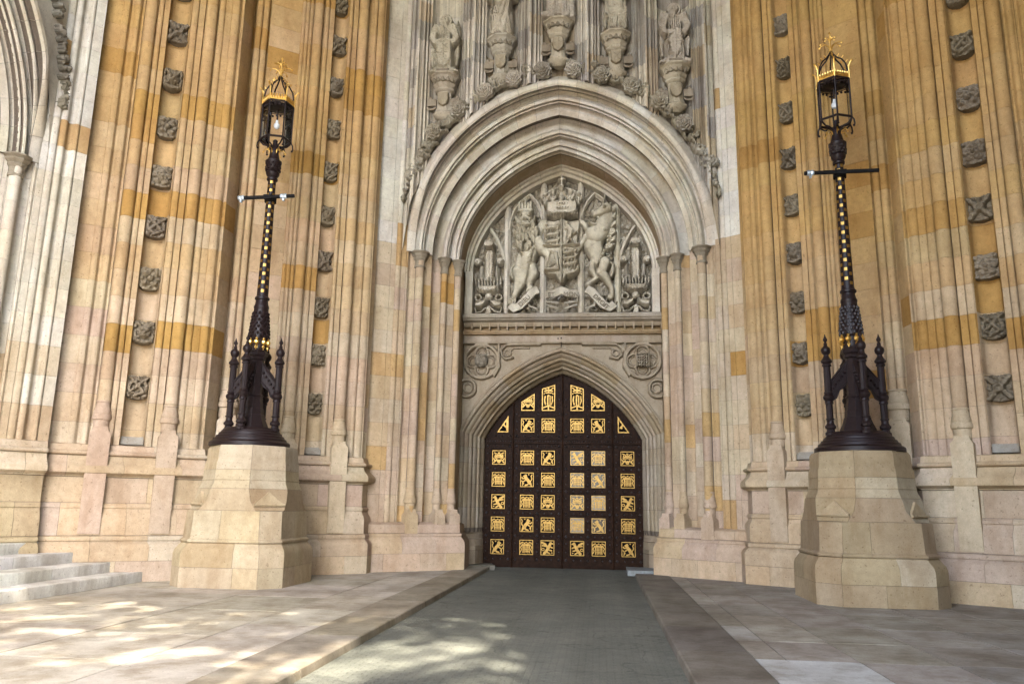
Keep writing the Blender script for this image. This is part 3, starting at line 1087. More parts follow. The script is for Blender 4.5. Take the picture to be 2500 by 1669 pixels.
# soffit behind the arch and inner frame of the tympanum
for sgn in (-1, 1):
    a0, y0 = aY((2.54, -.30))
    fn = lambda a, t: great_arch(a, t)
    ay = [(a0, y0), (a0 + .03, 21.75), (a0 + .02, 22.2)]
    n = 7
    for j in range(n):
        sweep_stone('soffit_stone', ay, j / n, (j + 1) / n, great_arch, sgn, STONE, portal, jit(BEIGE, .06), lip=.0)
    arch_bed(portal, [(a + .03, y) for a, y in ay], great_arch, sgn)
    ay = [(a0 + .05, 22.2), (a0 - .02, 22.2), (a0 - .04, 22.28), (a0 - .10, 22.30), (a0 - .12, 22.4), (a0 - .19, 22.42), (a0 - .21, 22.72)]
    for j in range(n):
        sweep_stone('frame_stone', ay, j / n, (j + 1) / n, great_arch, sgn, STONE, portal, jit(GREYW, .06))
    arch_bed(portal, ay, great_arch, sgn)
    # jamb of the tympanum recess
    m = MB().box(min(sgn * 2.84, sgn * 2.62), max(sgn * 2.84, sgn * 2.62), 22.2, 22.75, 7.1, ZSP)
    m.build('frame_stone', STONE, portal, col=jit(GREYW))
    x0, y0 = FB.xy((2.56, -.40))
    backing(portal, [(x0, y0), (2.9, 22.2), (2.9, 24.0)], (-1, 0), 0, ZSP + .05, sgn, 0, mat=STONE).color = (*BEIGE, 1)

# spandrel panelling above the arch: mullions, hollows and statue niches
def spandrel():
    nich = [-3.2, -1.6, 0, 1.6, 3.2]
    mul = [-4.0, -2.4, -.8, .8, 2.4, 4.0]
    def half(m, sg):
        u = [(.0, 19.84), (.045, 19.85), (.06, 19.90), (.07, 19.94), (.11, 19.985), (.13, 19.93), (.175, 19.93), (.18, 19.97), (.2, 20.04), (.225, 20.04), (.23, 19.99), (.26, 19.99), (.265, 20.03), (.29, 20.08), (.315, 20.08), (.32, 20.03), (.35, 20.03)]
        return [(m + sg * a, y) for a, y in u]
    def arch_z(x):
        ah = aY((.66, .06))[0]
        x = abs(x)
        if x >= ah:
            return ZSP
        lo, hi = 0.0, 1.0
        for _ in range(30):
            t = (lo + hi) / 2
            if great_arch(ah, t)[0] > x:
                lo = t
            else:
                hi = t
        return great_arch(ah, lo)[1] - .06
    TOP = 17.8
    def strip(pts, name, seed):
        pts = sorted(pts)
        r = random.Random(seed)
        zmin = min(arch_z(p[0]) for p in pts)
        z = zmin
        first = True
        ztop_arch = max(arch_z(p[0]) for p in pts)
        nxt = ztop_arch + .25 + r.uniform(0, .3)
        while z < TOP:
            n = len(pts)
            V, F = [], []
            lo = [(arch_z(x) if first else z + .004) for x, y in pts]
            hi = min(nxt, TOP) - .004
            for l in (0, .04):
                V += [(x, y + l, zz) for (x, y), zz in zip(pts, lo)]
                V += [(x, y + l, hi) for (x, y) in pts]
            for i in range(n - 1):
                F += [(i, i + 1, n + i + 1, n + i), (n + i, n + i + 1, 3 * n + i + 1, 3 * n + i), (i, i + 1, 2 * n + i + 1, 2 * n + i)]
            F += [(0, n, 3 * n, 2 * n), (n - 1, 2 * n - 1, 4 * n - 1, 3 * n - 1)]
            c = jit(GREYW if r.random() < .55 else (.52, .475, .43) if r.random() < .7 else CREAM, .07, r)
            link(name, mesh_of(name, V, F, WEATHERED, 40), portal, None, c)
            first = False
            z = nxt
            nxt += COURSE * r.choice((1, 1, 1.5))
        return
    k = 0
    for i, m in enumerate(mul):
        for sg in (-1, 1):
            if abs(m) > 3.9 and sg * m > 0:
                pts = [(m + sg * a, y) for a, y in ((0, 19.84), (.045, 19.85), (.06, 19.9), (.07, 19.96), (.11, 20.0), (.13, 19.96), (.22, 20.02), (.24, 20.12), (.28, 20.12))]
                strip(pts, 'mullion_stone', 50 + k)
            else:
                strip(half(m, sg), 'mullion_stone', 50 + k)
            k += 1
    for c in nich:
        pts = [(c + .45 * math.cos(math.pi * q / 10), 20.03 + .34 * math.sin(math.pi * q / 10)) for q in range(11)]
        strip(pts, 'niche_stone', 90 + k)
        k += 1
    m = MB()
    m.box(-4.4, 4.4, 20.5, 20.6, 13.35, TOP)
    m.build('backing_wall', MORTAR, portal)
spandrel()

# corbels with shields, name scrolls and roses
def corbel(cx, ztop, kind):
    o = MB()
    y = 20.02
    o.lathe([(.12, ztop - 1.36), (.20, ztop - 1.30), (.30, ztop - 1.22), (.32, ztop - 1.17), (.25, ztop - 1.12), (.25, ztop - 1.04), (.215, ztop - 1.02), (.215, ztop - .52), (.25, ztop - .50), (.29, ztop - .46), (.29, ztop - .42), (.26, ztop - .40),
             (.33, ztop - .34), (.35, ztop - .30), (.31, ztop - .285), (.34, ztop - .20), (.39, ztop - .13), (.42, ztop - .10), (.39, ztop - .085), (.45, ztop - .05), (.455, ztop - .01), (.43, ztop)], 8, (cx, y), R(22.5))
    c = o.build('corbel', CARVED, portal, 30, col=jit((.66, .595, .49), .06))
    # carved foliage of the frieze
    f = HF(-.36, .36, -.1, .1, .02)
    for q in range(5):
        f.ball(-.28 + .14 * q, 0, .07, .8)
        f.ball(-.28 + .14 * q, .04, .03, 1, .05)
    f.lumps(.012, 90, q)
    m = f.mesh('foliage', CARVED)
    V = np.array([v.co for v in m.vertices])
    for v in m.vertices:
        an = v.co.x / .36
        rad = .34 - v.co.y * 1.0
        v.co = (cx + rad * math.sin(an), y - rad * math.cos(an), ztop - .235 + v.co.z)
    link('foliage', m, c, None, (.42, .37, .29))
    # shield
    f = HF(-.17, .17, -.24, .22, .0125)
    P = [(-.155, .2), (.155, .2), (.155, -.05), (.11, -.16), (0, -.225), (-.11, -.16), (-.155, -.05)]
    f.poly(P, .05, .02)
    if kind == 'cross':
        f.chain([(0, -.2, .03), (0, .19, .03)], .6, .045)
        f.chain([(-.15, .02, .03), (.15, .02, .03)], .6, .045)
    elif kind == 'saltire':
        f.chain([(-.14, .18, .03), (.09, -.13, .03)], .6, .045)
        f.chain([(.14, .18, .03), (-.09, -.13, .03)], .6, .045)
    else:
        for a in range(4):
            f.chain([(-.15 * math.cos(a * .785), -.17 * math.sin(a * .785), .017), (.15 * math.cos(a * .785), .17 * math.sin(a * .785), .017)], .7, .045)
    link('shield', f.mesh('shield', CARVED, 0, .1), c, (cx, y - .245, ztop - .78), (.50, .43, .32))
    # scroll with dark curls either side
    for sg in (-1, 1):
        s = MB()
        s.box(min(sg * .21, sg * .46), max(sg * .21, sg * .46), -.05, .12, -.12, .08)
        s.lathe([(.035, .08), (.055, .1), (.06, .13), (.05, .17), (.03, .19)], 8, (sg * .38, .03))
        pts = [(sg * (.34 + .12 * math.cos(q * .5)), -.03, -.15 - .07 * math.sin(q * .5)) for q in range(7)]
        s.tube(pts, .03, 6)
        s.build('scroll', CARVED, c, 40, (cx, y - .12, ztop - .82), col=(.38, .32, .25))
    return c

def rose_mesh():
    f = HF(-.25, .25, -.25, .25, .0115)
    rad = np.hypot(f.X, f.Z)
    ang = np.arctan2(f.Z, f.X)
    for R_, n_, base, ph in ((.235, 8, .03, 0), (.18, 7, .085, .5), (.125, 6, .135, .2), (.07, 5, .175, .9)):
        lim = R_ * (1 + .07 * np.cos(n_ * ang + ph))
        f.put(base + .045 * (rad / lim) ** 4 - .012 * np.cos(n_ * ang + ph), rad < lim)
    f.ball(0, 0, .04, 1, .19)
    return f.mesh('carved_rose', CARVED, 0, .12, 45)
ROSE = rose_mesh()
CORB = [(-3.2, 13.5, 'star'), (-1.6, 14.58, 'saltire'), (0, 15.03, 'cross'), (1.6, 14.56, 'saltire'), (3.2, 13.5, 'star')]
for cx, zt, kd in CORB:
    corbel(cx, zt, kd)
ROSES = [(-.42, 13.50), (.42, 13.50), (-2.03, 12.93), (-1.23, 13.28), (1.2, 13.28), (2.0, 12.93), (-3.45, 11.76), (-2.8, 12.42), (2.75, 12.43), (3.4, 11.76)]
for i, (x, z) in enumerate(ROSES):
    o = link('carved_rose', ROSE, portal, (x, 19.83, z), jit((.60, .54, .45), .08))
    o.rotation_euler = (0, R(i * 37), 0)
# trailing foliage that fills the gaps along the arch
def foliage_strip():
    rr = random.Random(4)
    for sg in (-1, 1):
        for j in range(12):
            t = .28 + .06 * j
            a0 = aY((.6, .0))[0] + .19
            x, z = great_arch(a0, t)
            if x < .1:
                continue
            f = HF(-.24, .24, -.2, .2, .0175)
            for q in range(6):
                f.ball(rr.uniform(-.15, .15), rr.uniform(-.1, .1), rr.uniform(.05, .1), .8, rr.uniform(0, .04))
            f.chain([(-.23, -.1, .03), (-.08, -.16, .035), (.08, -.1, .03), (.22, -.15, .025)], 1, .03)
            f.lumps(.02, 60, j, 1.5)
            o = link('carved_foliage', f.mesh('carved_foliage', CARVED, 0, .12, 60, 1.2, .6, 3), portal, (x * sg, 19.95, z + .06), jit((.50, .455, .37), .1))
            o.scale = (1.15, 1, 1.25)
            o.rotation_euler = (0, sg * (math.pi / 2) * (1 - t) * .75, 0)
        for j in range(6):
            t = .17 + .035 * j
            x, z = great_arch(aY((.6, .0))[0] + .10, t)
            f = HF(-.13, .13, -.16, .16, .0175)
            for q in range(5):
                f.ball(rr.uniform(-.06, .06), rr.uniform(-.1, .1), rr.uniform(.04, .07), .8, rr.uniform(0, .04))
            f.lumps(.02, 60, j, 1.5)
            link('carved_foliage', f.mesh('carved_foliage', CARVED, 0, .12, 60, 1.2, .6, 3), portal, (x * sg + .02 * sg, 19.9, z + .04), jit((.46, .42, .345), .1))
foliage_strip()

# ------------------------------------------------------------------ statues on the corbels
def angel_mesh(v):
    f = HF(-.42, .42, -.05, 1.95, .0175)
    for sg in (-1, 1):
        f.poly([(sg * .18, 1.42), (sg * .30, 1.75), (sg * .40, 1.30), (sg * .36, .5), (sg * .24, .12), (sg * .2, .7)], .10, .08)
        for q in range(5):
            f.chain([(sg * (.26 + .02 * q), 1.5 - .2 * q, .035), (sg * (.38 - .02 * q), 1.1 - .22 * q, .03)], .7, .09)
    f.poly([(-.23, .0), (.23, .0), (.25, .5), (.22, 1.0), (.24, 1.3), (.12, 1.45), (-.12, 1.45), (-.24, 1.3), (-.22, 1.0), (-.25, .5)], .24, .16)
    for q in range(7):
        x = -.18 + .06 * q
        f.chain([(x, .02, .034), (x * .9, .5, .026), (x * .8, .95, .018)], 1.2, .232)
    for q in range(6):
        x = -.13 + .052 * q
        f.chain([(x, .98, .022), (x * .9, 1.36, .022)], 1.3, .236)
    for sg in (-1, 1):
        f.chain([(sg * .2, 1.32, .10), (sg * .30, 1.02, .09), (sg * .22, .86, .075), (sg * .05, .92 if v else .98, .055)], .9, .215)
        for q in range(4):
            f.chain([(sg * .06, .95 - .02 * q, .016), (sg * -.02, .93 - .025 * q, .012)], 1, .24)
    # shield with four quarters
    P = [(-.19, .88), (.19, .88), (.2, .35), (.1, .12), (0, .04), (-.12, .1), (-.2, .35)] if v == 0 else [(-.16, .95), (.15, .9), (.14, .4), (.06, .14), (-.05, .1), (-.15, .4)]
    f.poly(P, .07, .03, .24)
    f.chain([(0, .1, .014), (0, .86, .014)], 1, .305)
    f.chain([(-.18, .5, .014), (.18, .5, .014)], 1, .305)
    for q in range(3):
        f.chain([(-.15, .58 + .09 * q, .02), (-.03, .60 + .09 * q, .02)], .8, .3)
        f.chain([(.04, .18 + .09 * q, .02), (.15, .2 + .09 * q, .02)], .8, .3)
        f.chain([(-.14 + .05 * q, .22, .012), (-.1 + .05 * q, .44, .012)], .8, .305)
    f.ring(.09, .69, .06, .02, 1, .3)
    # neck, head, hair
    f.chain([(0, 1.42, .075), (0, 1.52, .07)], 1, .12)
    f.ball(0, 1.62, .155, .55, .10, .165)
    f.ring(0, 1.64, .145, .035, 1, .12, .155)
    f.ball(0, 1.60, .10, .75, .16, .135)
    f.ball(0, 1.585, .018, 1.6, .235, .035)
    for sg in (-1, 1):
        f.ball(sg * .042, 1.625, .022, .5, .225, .012)
        f.chain([(sg * .02, 1.65, .012), (sg * .07, 1.648, .01)], 1, .225)
        f.ball(sg * .05, 1.565, .03, .5, .215)
    f.chain([(-.03, 1.535, .010), (.03, 1.535, .010)], 1, .23)
    f.ball(0, 1.50, .035, .6, .2)
    for q in range(9):
        a = math.pi * q / 8
        f.ball(.13 * math.cos(a), 1.66 + .11 * math.sin(a), .035, .9, .13)
    # cloud at the feet
    for q in range(9):
        f.ball(-.32 + .08 * q, .0 + .03 * math.sin(q * 2.1), .075, .9, .2)
    f.lumps(.006, 60, v)
    return f.mesh('figure', CARVED, 0, .14, 60, 1.15, .7, 3)

def robed_mesh(v):
    f = HF(-.42, .42, -.04, 2.25, .0175)
    sway = .04 if v else -.04
    f.poly([(-.30, .0), (.30, .0), (.31, .45), (.26, 1.0), (.27, 1.5), (.16, 1.75), (-.16, 1.75), (-.28, 1.5), (-.27, 1.0), (-.32, .45)], .24, .2)
    rr = random.Random(v)
    for q in range(9):
        x = -.24 + .06 * q
        f.chain([(x + rr.uniform(-.02, .02), .0, .037), (x * .9 + sway, .5, .030), (x * .75, 1.05 + rr.uniform(-.1, .1), .016)], 1.3, .23)
    if v == 0:
        f.chain([(-.26, 1.25, .06), (-.05, .95, .07), (.22, 1.15, .05)], .9, .245)
        f.chain([(.14, 1.2, .05), (.0, .6, .06), (-.14, .06, .05)], .9, .24)
        f.chain([(.2, 1.1, .05), (.12, .5, .06), (.05, .04, .07)], .9, .25)
    elif v == 1:
        for q in range(8):
            f.ball(-.23 + .065 * q, .40 + .02 * math.sin(q * 2), .05, .9, .25)
        f.poly([(-.20, .42), (.20, .42), (.18, 1.3), (-.18, 1.3)], .06, .05, .24)
    else:
        for sg in (-1, 1):
            f.chain([(sg * .12, .02, .07), (sg * .11, .5, .09), (sg * .08, 1.0, .12)], .9, .23)
        f.chain([(-.38, .06, .09), (-.1, .1, .1), (.2, .08, .09)], .9, .2)
        f.chain([(.33, .0, .11), (.30, .35, .12), (.33, .6, .08)], .9, .15)
    for sg in (-1, 1):
        f.chain([(sg * .24, 1.6, .10), (sg * .33, 1.25, .09), (sg * .12, 1.12, .06)], .8, .18)
    f.chain([(0, 1.72, .08), (0, 1.85, .075)], 1, .12)
    f.ball(0, 1.97, .14, .8, .12, .18)
    f.ball(0, 1.95, .02, 1.5, .23, .04)
    for sg in (-1, 1):
        f.ball(sg * .05, 1.99, .022, .5, .215, .012)
    for q in range(8):
        a = math.pi * q / 7
        f.ball(.13 * math.cos(a), 2.0 + .14 * math.sin(a), .04, .9, .12)
    f.lumps(.007, 50, v)
    return f.mesh('figure', CARVED, 0, .14, 60, 1.15, .7, 3)

GST = 'statues standing in the niches over the arch'
for i, (cx, zt, kd) in enumerate(CORB):
    lab = ['winged angel statue bowing over a quartered shield, leftmost niche above the arch', 'long robed stone statue with crossing folds, second niche from the left',
           'stone statue of an armoured figure on the middle corbel, cut off by the frame', 'stone statue with a tasselled tunic hem, second niche from the right',
           'winged angel statue holding a tilted shield, rightmost niche above the arch'][i]
    st = thing('statue', lab, 'statue', (cx + .06, 19.93, zt), GST)
    me = angel_mesh(0 if i == 0 else 1) if i in (0, 4) else robed_mesh({1: 0, 2: 2, 3: 1}[i])
    o = link('figure', me, st, (0, 0, .02), jit((.64, .58, .485), .05))
    o.scale = (-1.13 if i == 4 else 1.13, 1, 1)
    b = MB().lathe([(.42, -.001), (.42, .05), (.36, .08)], 8, (0, .06), R(22.5))
    b.build('base', CARVED, st, 30, col=(.36, .31, .25))

# ------------------------------------------------------------------ tympanum field, sill cornice, door arch
def U(u, v):
    return (.0028654 * u - 2.95, 11.674 - .0030254 * v)
def tymp_field():
    f = HF(-2.75, 2.75, 7.1, 11.5, .025)
    aa = 2.72
    zs = np.linspace(0, 1, 60)
    P = [great_arch(aa, t) for t in zs]
    P = [(2.72, 7.1)] + P + [(-x, z) for x, z in reversed(P)] + [(-2.72, 7.1)]
    f.slab(0.0, f.inside(P))
    f.lumps(.035, 26, 8, 1.6)
    f.lumps(.02, 55, 9, 1.5)
    link('diaper_field', f.mesh('diaper_field', CARVED, 22.76, .02, 60, 1.4), portal, None, (.56, .50, .405))
    # mullions and tracery ribs
    def rib(pts, name='tracery_rib', wd=.075):
        for off, dep, ww in ((0, .20, wd), ):
            m = MB()
            V, F = [], []
            pr = [(-1.25, 0), (-1.2, .06), (-.8, .08), (-.75, .13), (-.45, .14), (-.4, .2), (.4, .2), (.45, .14), (.75, .13), (.8, .08), (1.2, .06), (1.25, 0)]
            n = len(pr)
            for i, (x, z) in enumerate(pts):
                x0, z0 = pts[max(0, i - 1)]
                x1, z1 = pts[min(len(pts) - 1, i + 1)]
                L = math.hypot(x1 - x0, z1 - z0)
                nx, nz = -(z1 - z0) / L, (x1 - x0) / L
                for a, d in pr:
                    V.append((x + nx * a * ww, 22.70 - d, z + nz * a * ww))
            for i in range(len(pts) - 1):
                for k in range(n - 1):
                    F.append((i * n + k, i * n + k + 1, (i + 1) * n + k + 1, (i + 1) * n + k))
            m.add(V, F)
            m.build(name, STONE, portal, 30, col=jit((.80, .73, .61), .04))
    def top(x):
        lo, hi = 0, 1
        for _ in range(25):
            t = (lo + hi) / 2
            if great_arch(2.7, t)[0] > abs(x):
                lo = t
            else:
                hi = t
        return great_arch(2.7, lo)[1]
    for x in (-1.65, -.56, .57, 1.65):
        rib([(x, 7.15), (x, 8.5), (x, 9.6), (x, top(x) + .02)])
    for sg in (-1, 1):
        # half arches over the feather badges, pointed arches over the beasts
        mir = lambda P: [U(u if sg < 0 else 2064 - u, v) for u, v in P]
        rib(mir([(445, 1010), (432, 920), (400, 820), (345, 700), (275, 590)]), wd=.05)
        rib(mir([(470, 620), (488, 500), (525, 400), (590, 310), (690, 235)]), wd=.045)
        rib(mir([(830, 520), (812, 420), (765, 320), (690, 235)]), wd=.045)
        f = HF(-.22, .22, -.2, .2, .0175)
        for q in range(3):
            a = 2.1 * q + .5
            f.ring(.09 * math.cos(a), .09 * math.sin(a), .08, .025, 1)
        f.lumps(.01, 60, 1)
        for (x, z) in ((1.98, 9.72), (.78, 10.15), (1.42, 10.12)):
            link('tracery_cusp', f.mesh('tracery_cusp', CARVED, 0, .05), portal, (sg * x, 22.66, z), (.42, .37, .29))
tymp_field()

def sweep_x(name, prof, x0, x1, mat, parent, col, caps=True):
    """profile [(Y, z)] run along x"""
    n = len(prof)
    V = [(x0, y, z) for y, z in prof] + [(x1, y, z) for y, z in prof]
    F = [(i, i + 1, n + i + 1, n + i) for i in range(n - 1)]
    return link(name, mesh_of(name, V, F, mat, 30), parent, None, col)
def cornice():
    pr = [(22.75, 7.24), (22.32, 7.17), (22.10, 7.13), (22.05, 7.10), (22.03, 7.06), (22.04, 6.99), (22.10, 6.97), (22.11, 6.94), (22.20, 6.90), (22.26, 6.885)]
    lo = [(22.42, 6.885), (22.42, 6.68), (22.30, 6.665), (22.24, 6.65), (22.22, 6.60), (22.25, 6.57), (22.25, 6.545), (22.40, 6.53)]
    cuts = [-2.87, -1.9, -.95, .1, 1.0, 1.95, 2.87]
    for i, (a, b) in enumerate(zip(cuts, cuts[1:])):
        sweep_x('cornice_stone', pr, a + .003, b - .003, STONE, portal, jit((.47, .41, .33), .05))
        sweep_x('cornice_stone', lo, a + .003, b - .003, STONE, portal, jit((.46, .335, .2), .06))
    n = 22
    st = 5.74 / n
    m = None
    for i in range(n):
        x = -2.87 + st * (i + .5)
        V = []
        for sx in (-1, 1):
            V += [(sx * .105, 22.42, 6.885), (sx * .105, 22.235, 6.885), (sx * .105, 22.235, 6.82), (sx * .1, 22.25, 6.765), (sx * .1, 22.37, 6.755), (sx * .1, 22.42, 6.755)]
        F = [(k, k + 1, k + 7, k + 6) for k in range(5)] + [(0, 1, 2, 3, 4, 5), tuple(range(11, 5, -1))]
        link('cornice_block', mesh_of('cornice_block', V, F, STONE), portal, (x, 0, 0), jit((.40, .32, .22), .1))
        d = MB().box(-.022, .022, 22.21, 22.42, 6.66, 6.89)
        d.build('dentil', STONE, portal, loc=(x + st / 2, 0, 0), col=jit((.47, .37, .26), .08))
cornice()

DA, DH, DZ, DR = 2.33, 1.97, 3.60, 3.96
def door_centre():
    L = math.hypot(DA, DH)
    k = math.sqrt(DR * DR - L * L / 4)
    nx, nz = -DH / L, -DA / L
    return DA / 2 + nx * k, DH / 2 + nz * k
DCX, DCZ = door_centre()
def door_arch(e, tau):
    r = DR + e
    x0 = DA + e
    t0 = math.acos(min(1, (x0 - DCX) / r))
    t1 = math.acos(min(1, (0 - DCX) / r))
    t = t0 + (t1 - t0) * tau
    return DCX + r * math.cos(t), DZ + DCZ + r * math.sin(t)
D_PROF = [(.0, 23.62), (.0, 23.40), (.02, 23.33), (.07, 23.27), (.085, 23.22), (.075, 23.16), (.10, 23.10), (.15, 23.08), (.165, 23.04), (.17, 22.98), (.21, 22.90), (.25, 22.88), (.26, 22.84), (.255, 22.78), (.29, 22.72),
          (.34, 22.70), (.36, 22.64), (.42, 22.56), (.45, 22.55), (.46, 22.47), (.49, 22.42), (.53, 22.41), (.57, 22.43), (.60, 22.48)]
def door_surround():
    rr = random.Random(5)
    parts = [D_PROF[0:8], D_PROF[7:16], D_PROF[15:]]
    for sgn in (-1, 1):
        for k, g in enumerate(parts):
            n = 6
            for j in range(n):
                t0, t1 = j / n, (j + 1) / n
                sweep_stone('door_voussoir', g, t0, t1, door_arch, sgn, STONE, portal, jit(rr.choice([(.46, .37, .26), (.48, .40, .3), (.45, .35, .23)]), .05, rr))
            arch_bed(portal, g, door_arch, sgn)
            # upright jamb below the springing
            zt = door_arch(g[len(g) // 2][0], 0)[1]
            poly = [(DA + e, y) for e, y in g]
            V = []
            zs = [1.02, 1.6, 2.25, 2.85, 3.3, None]
            for z0, z1 in zip(zs, zs[1:]):
                nn = len(poly)
                V, F = [], []
                for q, (x, y) in enumerate(poly):
                    V.append((x * sgn, y, z0 + .004))
                for q, (x, y) in enumerate(poly):
                    V.append((x * sgn, y, (z1 - .004) if z1 else door_arch(g[q][0], 0)[1]))
                F = [(i, i + 1, nn + i + 1, nn + i) for i in range(nn - 1)]
                link('door_jamb_stone', mesh_of('door_jamb_stone', V, F, STONE, 40), portal, None, jit(rr.choice([(.45, .37, .27), (.47, .40, .31)]), .05, rr))
            backing(portal, poly, (-.7, -.7), .9, 3.6, sgn)
        # stepped base of the jamb
        pr = [(-.1, .0), (.52, .0), (.53, .03), (.70, .06), (.74, .10), (.85, .12), (.88, .15), (1.0, .17), (1.03, .26)]
        for j, (a, b) in enumerate(zip([-.1, .4, .72, 1.0], [.4, .72, 1.0, 1.04])):
            q = [p for p in pr if a < p[0] < b]
            it = lambda z: float(np.interp(z, [p[0] for p in pr], [p[1] for p in pr]))
            zz = [a + .004] + [p[0] for p in q] + [b - .004]
            V, F = [], []
            for z in zz:
                d = it(z)
                V += [(sgn * (DA - .02 + d * .2), 23.64, z), (sgn * (DA - .02 + d * .2), 23.3 + d * .6, z), (sgn * (DA + .10 + d), 22.78 + d, z), (sgn * (DA + .60), 22.36 + d * .6, z)]
            F = [(4 * i + k, 4 * i + k + 1, 4 * i + 5 + k, 4 * i + 4 + k) for i in range(len(zz) - 1) for k in range(3)]
            link('door_jamb_stone', mesh_of('door_jamb_stone', V, F, STONE, 30), portal, None, jit((.45, .37, .28), .05, rr))
    # spandrels with circled quatrefoils
    for sgn in (-1, 1):
        f = HF(0.02, 2.88, 3.75, 6.40, .02)
        e = .56
        out = np.hypot(f.X - DCX, f.Z - DZ - DCZ) > DR + e
        f.slab(-.10, out)
        q = np.hypot(f.X - DCX, f.Z - DZ - DCZ) - (DR + e)
        f.put(np.full(f.X.shape, 0.0), out & (q < .07))
        f.put(np.full(f.X.shape, 0.0), out & (f.Z > 6.30))
        cx, cz = 2.33, 5.78
        f.ring(cx, cz, .49, .045, .7, -.02)
        f.put(np.full(f.X.shape, .0), out & (np.abs(np.hypot(f.X - cx, f.Z - cz) - .50) < .04))
        for k in range(4):
            a = k * math.pi / 2
            f.ring(cx + .245 * math.cos(a), cz + .245 * math.sin(a), .19, .03, .8, -.05)
            f.ring(cx + .235 * math.cos(a), cz + .235 * math.sin(a), .125, .02, .8, -.08)
        f.ring(2.75, 4.98, .25, .04, .7, -.02)
        f.ring(2.72, 5.0, .13, .03, .7, -.06)
        # long mouchette beside the circle
        f.chain([(.62, 6.27, .03), (1.3, 6.27, .03), (1.62, 6.25, .03), (1.76, 6.12, .03), (1.74, 5.95, .03), (1.62, 5.84, .03), (1.42, 5.88, .03)], .9, -.03)
        f.chain([(.95, 6.17, .02), (1.42, 6.17, .022), (1.5, 6.08, .03), (1.47, 6.0, .02)], .9, -.07)
        f.ring(1.57, 6.02, .09, .02, .9, -.07)
        f.chain([(1.83, 6.3, .035), (1.83, 6.05, .03), (1.80, 5.6, .03), (1.95, 5.35, .03)], .7, -.02)
        f.h = np.where(out, f.h, -1.0)
        if sgn < 0:
            f.X = -f.X[:, ::-1]
            f.h = f.h[:, ::-1]
            f.Z = f.Z[:, ::-1]
        link('spandrel_panel', f.mesh('spandrel_panel', STONE, 22.40, .1, 45, 1.4), portal, None, (.47, .39, .29))
        g = HF(-.2, .2, -.22, .22, .0125)
        if sgn < 0:
            g.ball(0, 0, .2, .4)
            for n_, rr_, br in ((5, .11, .075), (5, .05, .05)):
                for j in range(n_):
                    a = 2 * math.pi * j / n_
                    g.ball(rr_ * math.cos(a), rr_ * math.sin(a), br, .8, .05)
            g.poly([(-.17, .18), (.17, .18), (.14, .1), (-.14, .1)], .1, .02)
            g.lumps(.012, 70, 1, 1.5)
            link('carved_rose', g.mesh('carved_rose', CARVED, 0, .12, 60), portal, (-cx, 22.36, cz), (.33, .29, .23))
        else:
            for k in range(6):
                t = -.17 + .068 * k
                g.chain([(t, -.19, .02), (t, .19, .02)], 1.2, .06)
            for k in range(5):
                t = -.14 + .08 * k
                g.chain([(-.18, t, .02), (.18, t, .02)], 1.2, .05)
            link('carved_portcullis', g.mesh('carved_portcullis', CARVED, 0, .12, 60), portal, (cx, 22.34, cz), (.37, .31, .23))
    # plain band of ashlar between cornice and spandrels
    for a, b in zip([-2.87, -1.2, .95, 2.0], [-1.2, .95, 2.0, 2.87]):
        MB().box(a + .003, b - .003, 22.385, 22.6, 6.335, 6.54).build('band_stone', STONE, portal, col=jit((.50, .41, .31), .04))
    MB().box(-2.9, 2.9, 22.56, 22.7, 6.2, 7.2).build('backing_wall', MORTAR, portal)
    for x, z in ((-.09, 6.43), (.0, 6.44)):
        MB().ball((x, 22.385, z), .022, 8, 6).build('fixing_bolt', IRON, portal, 40)
door_surround()
for c in portal.children:
    c.location.y -= 20.0

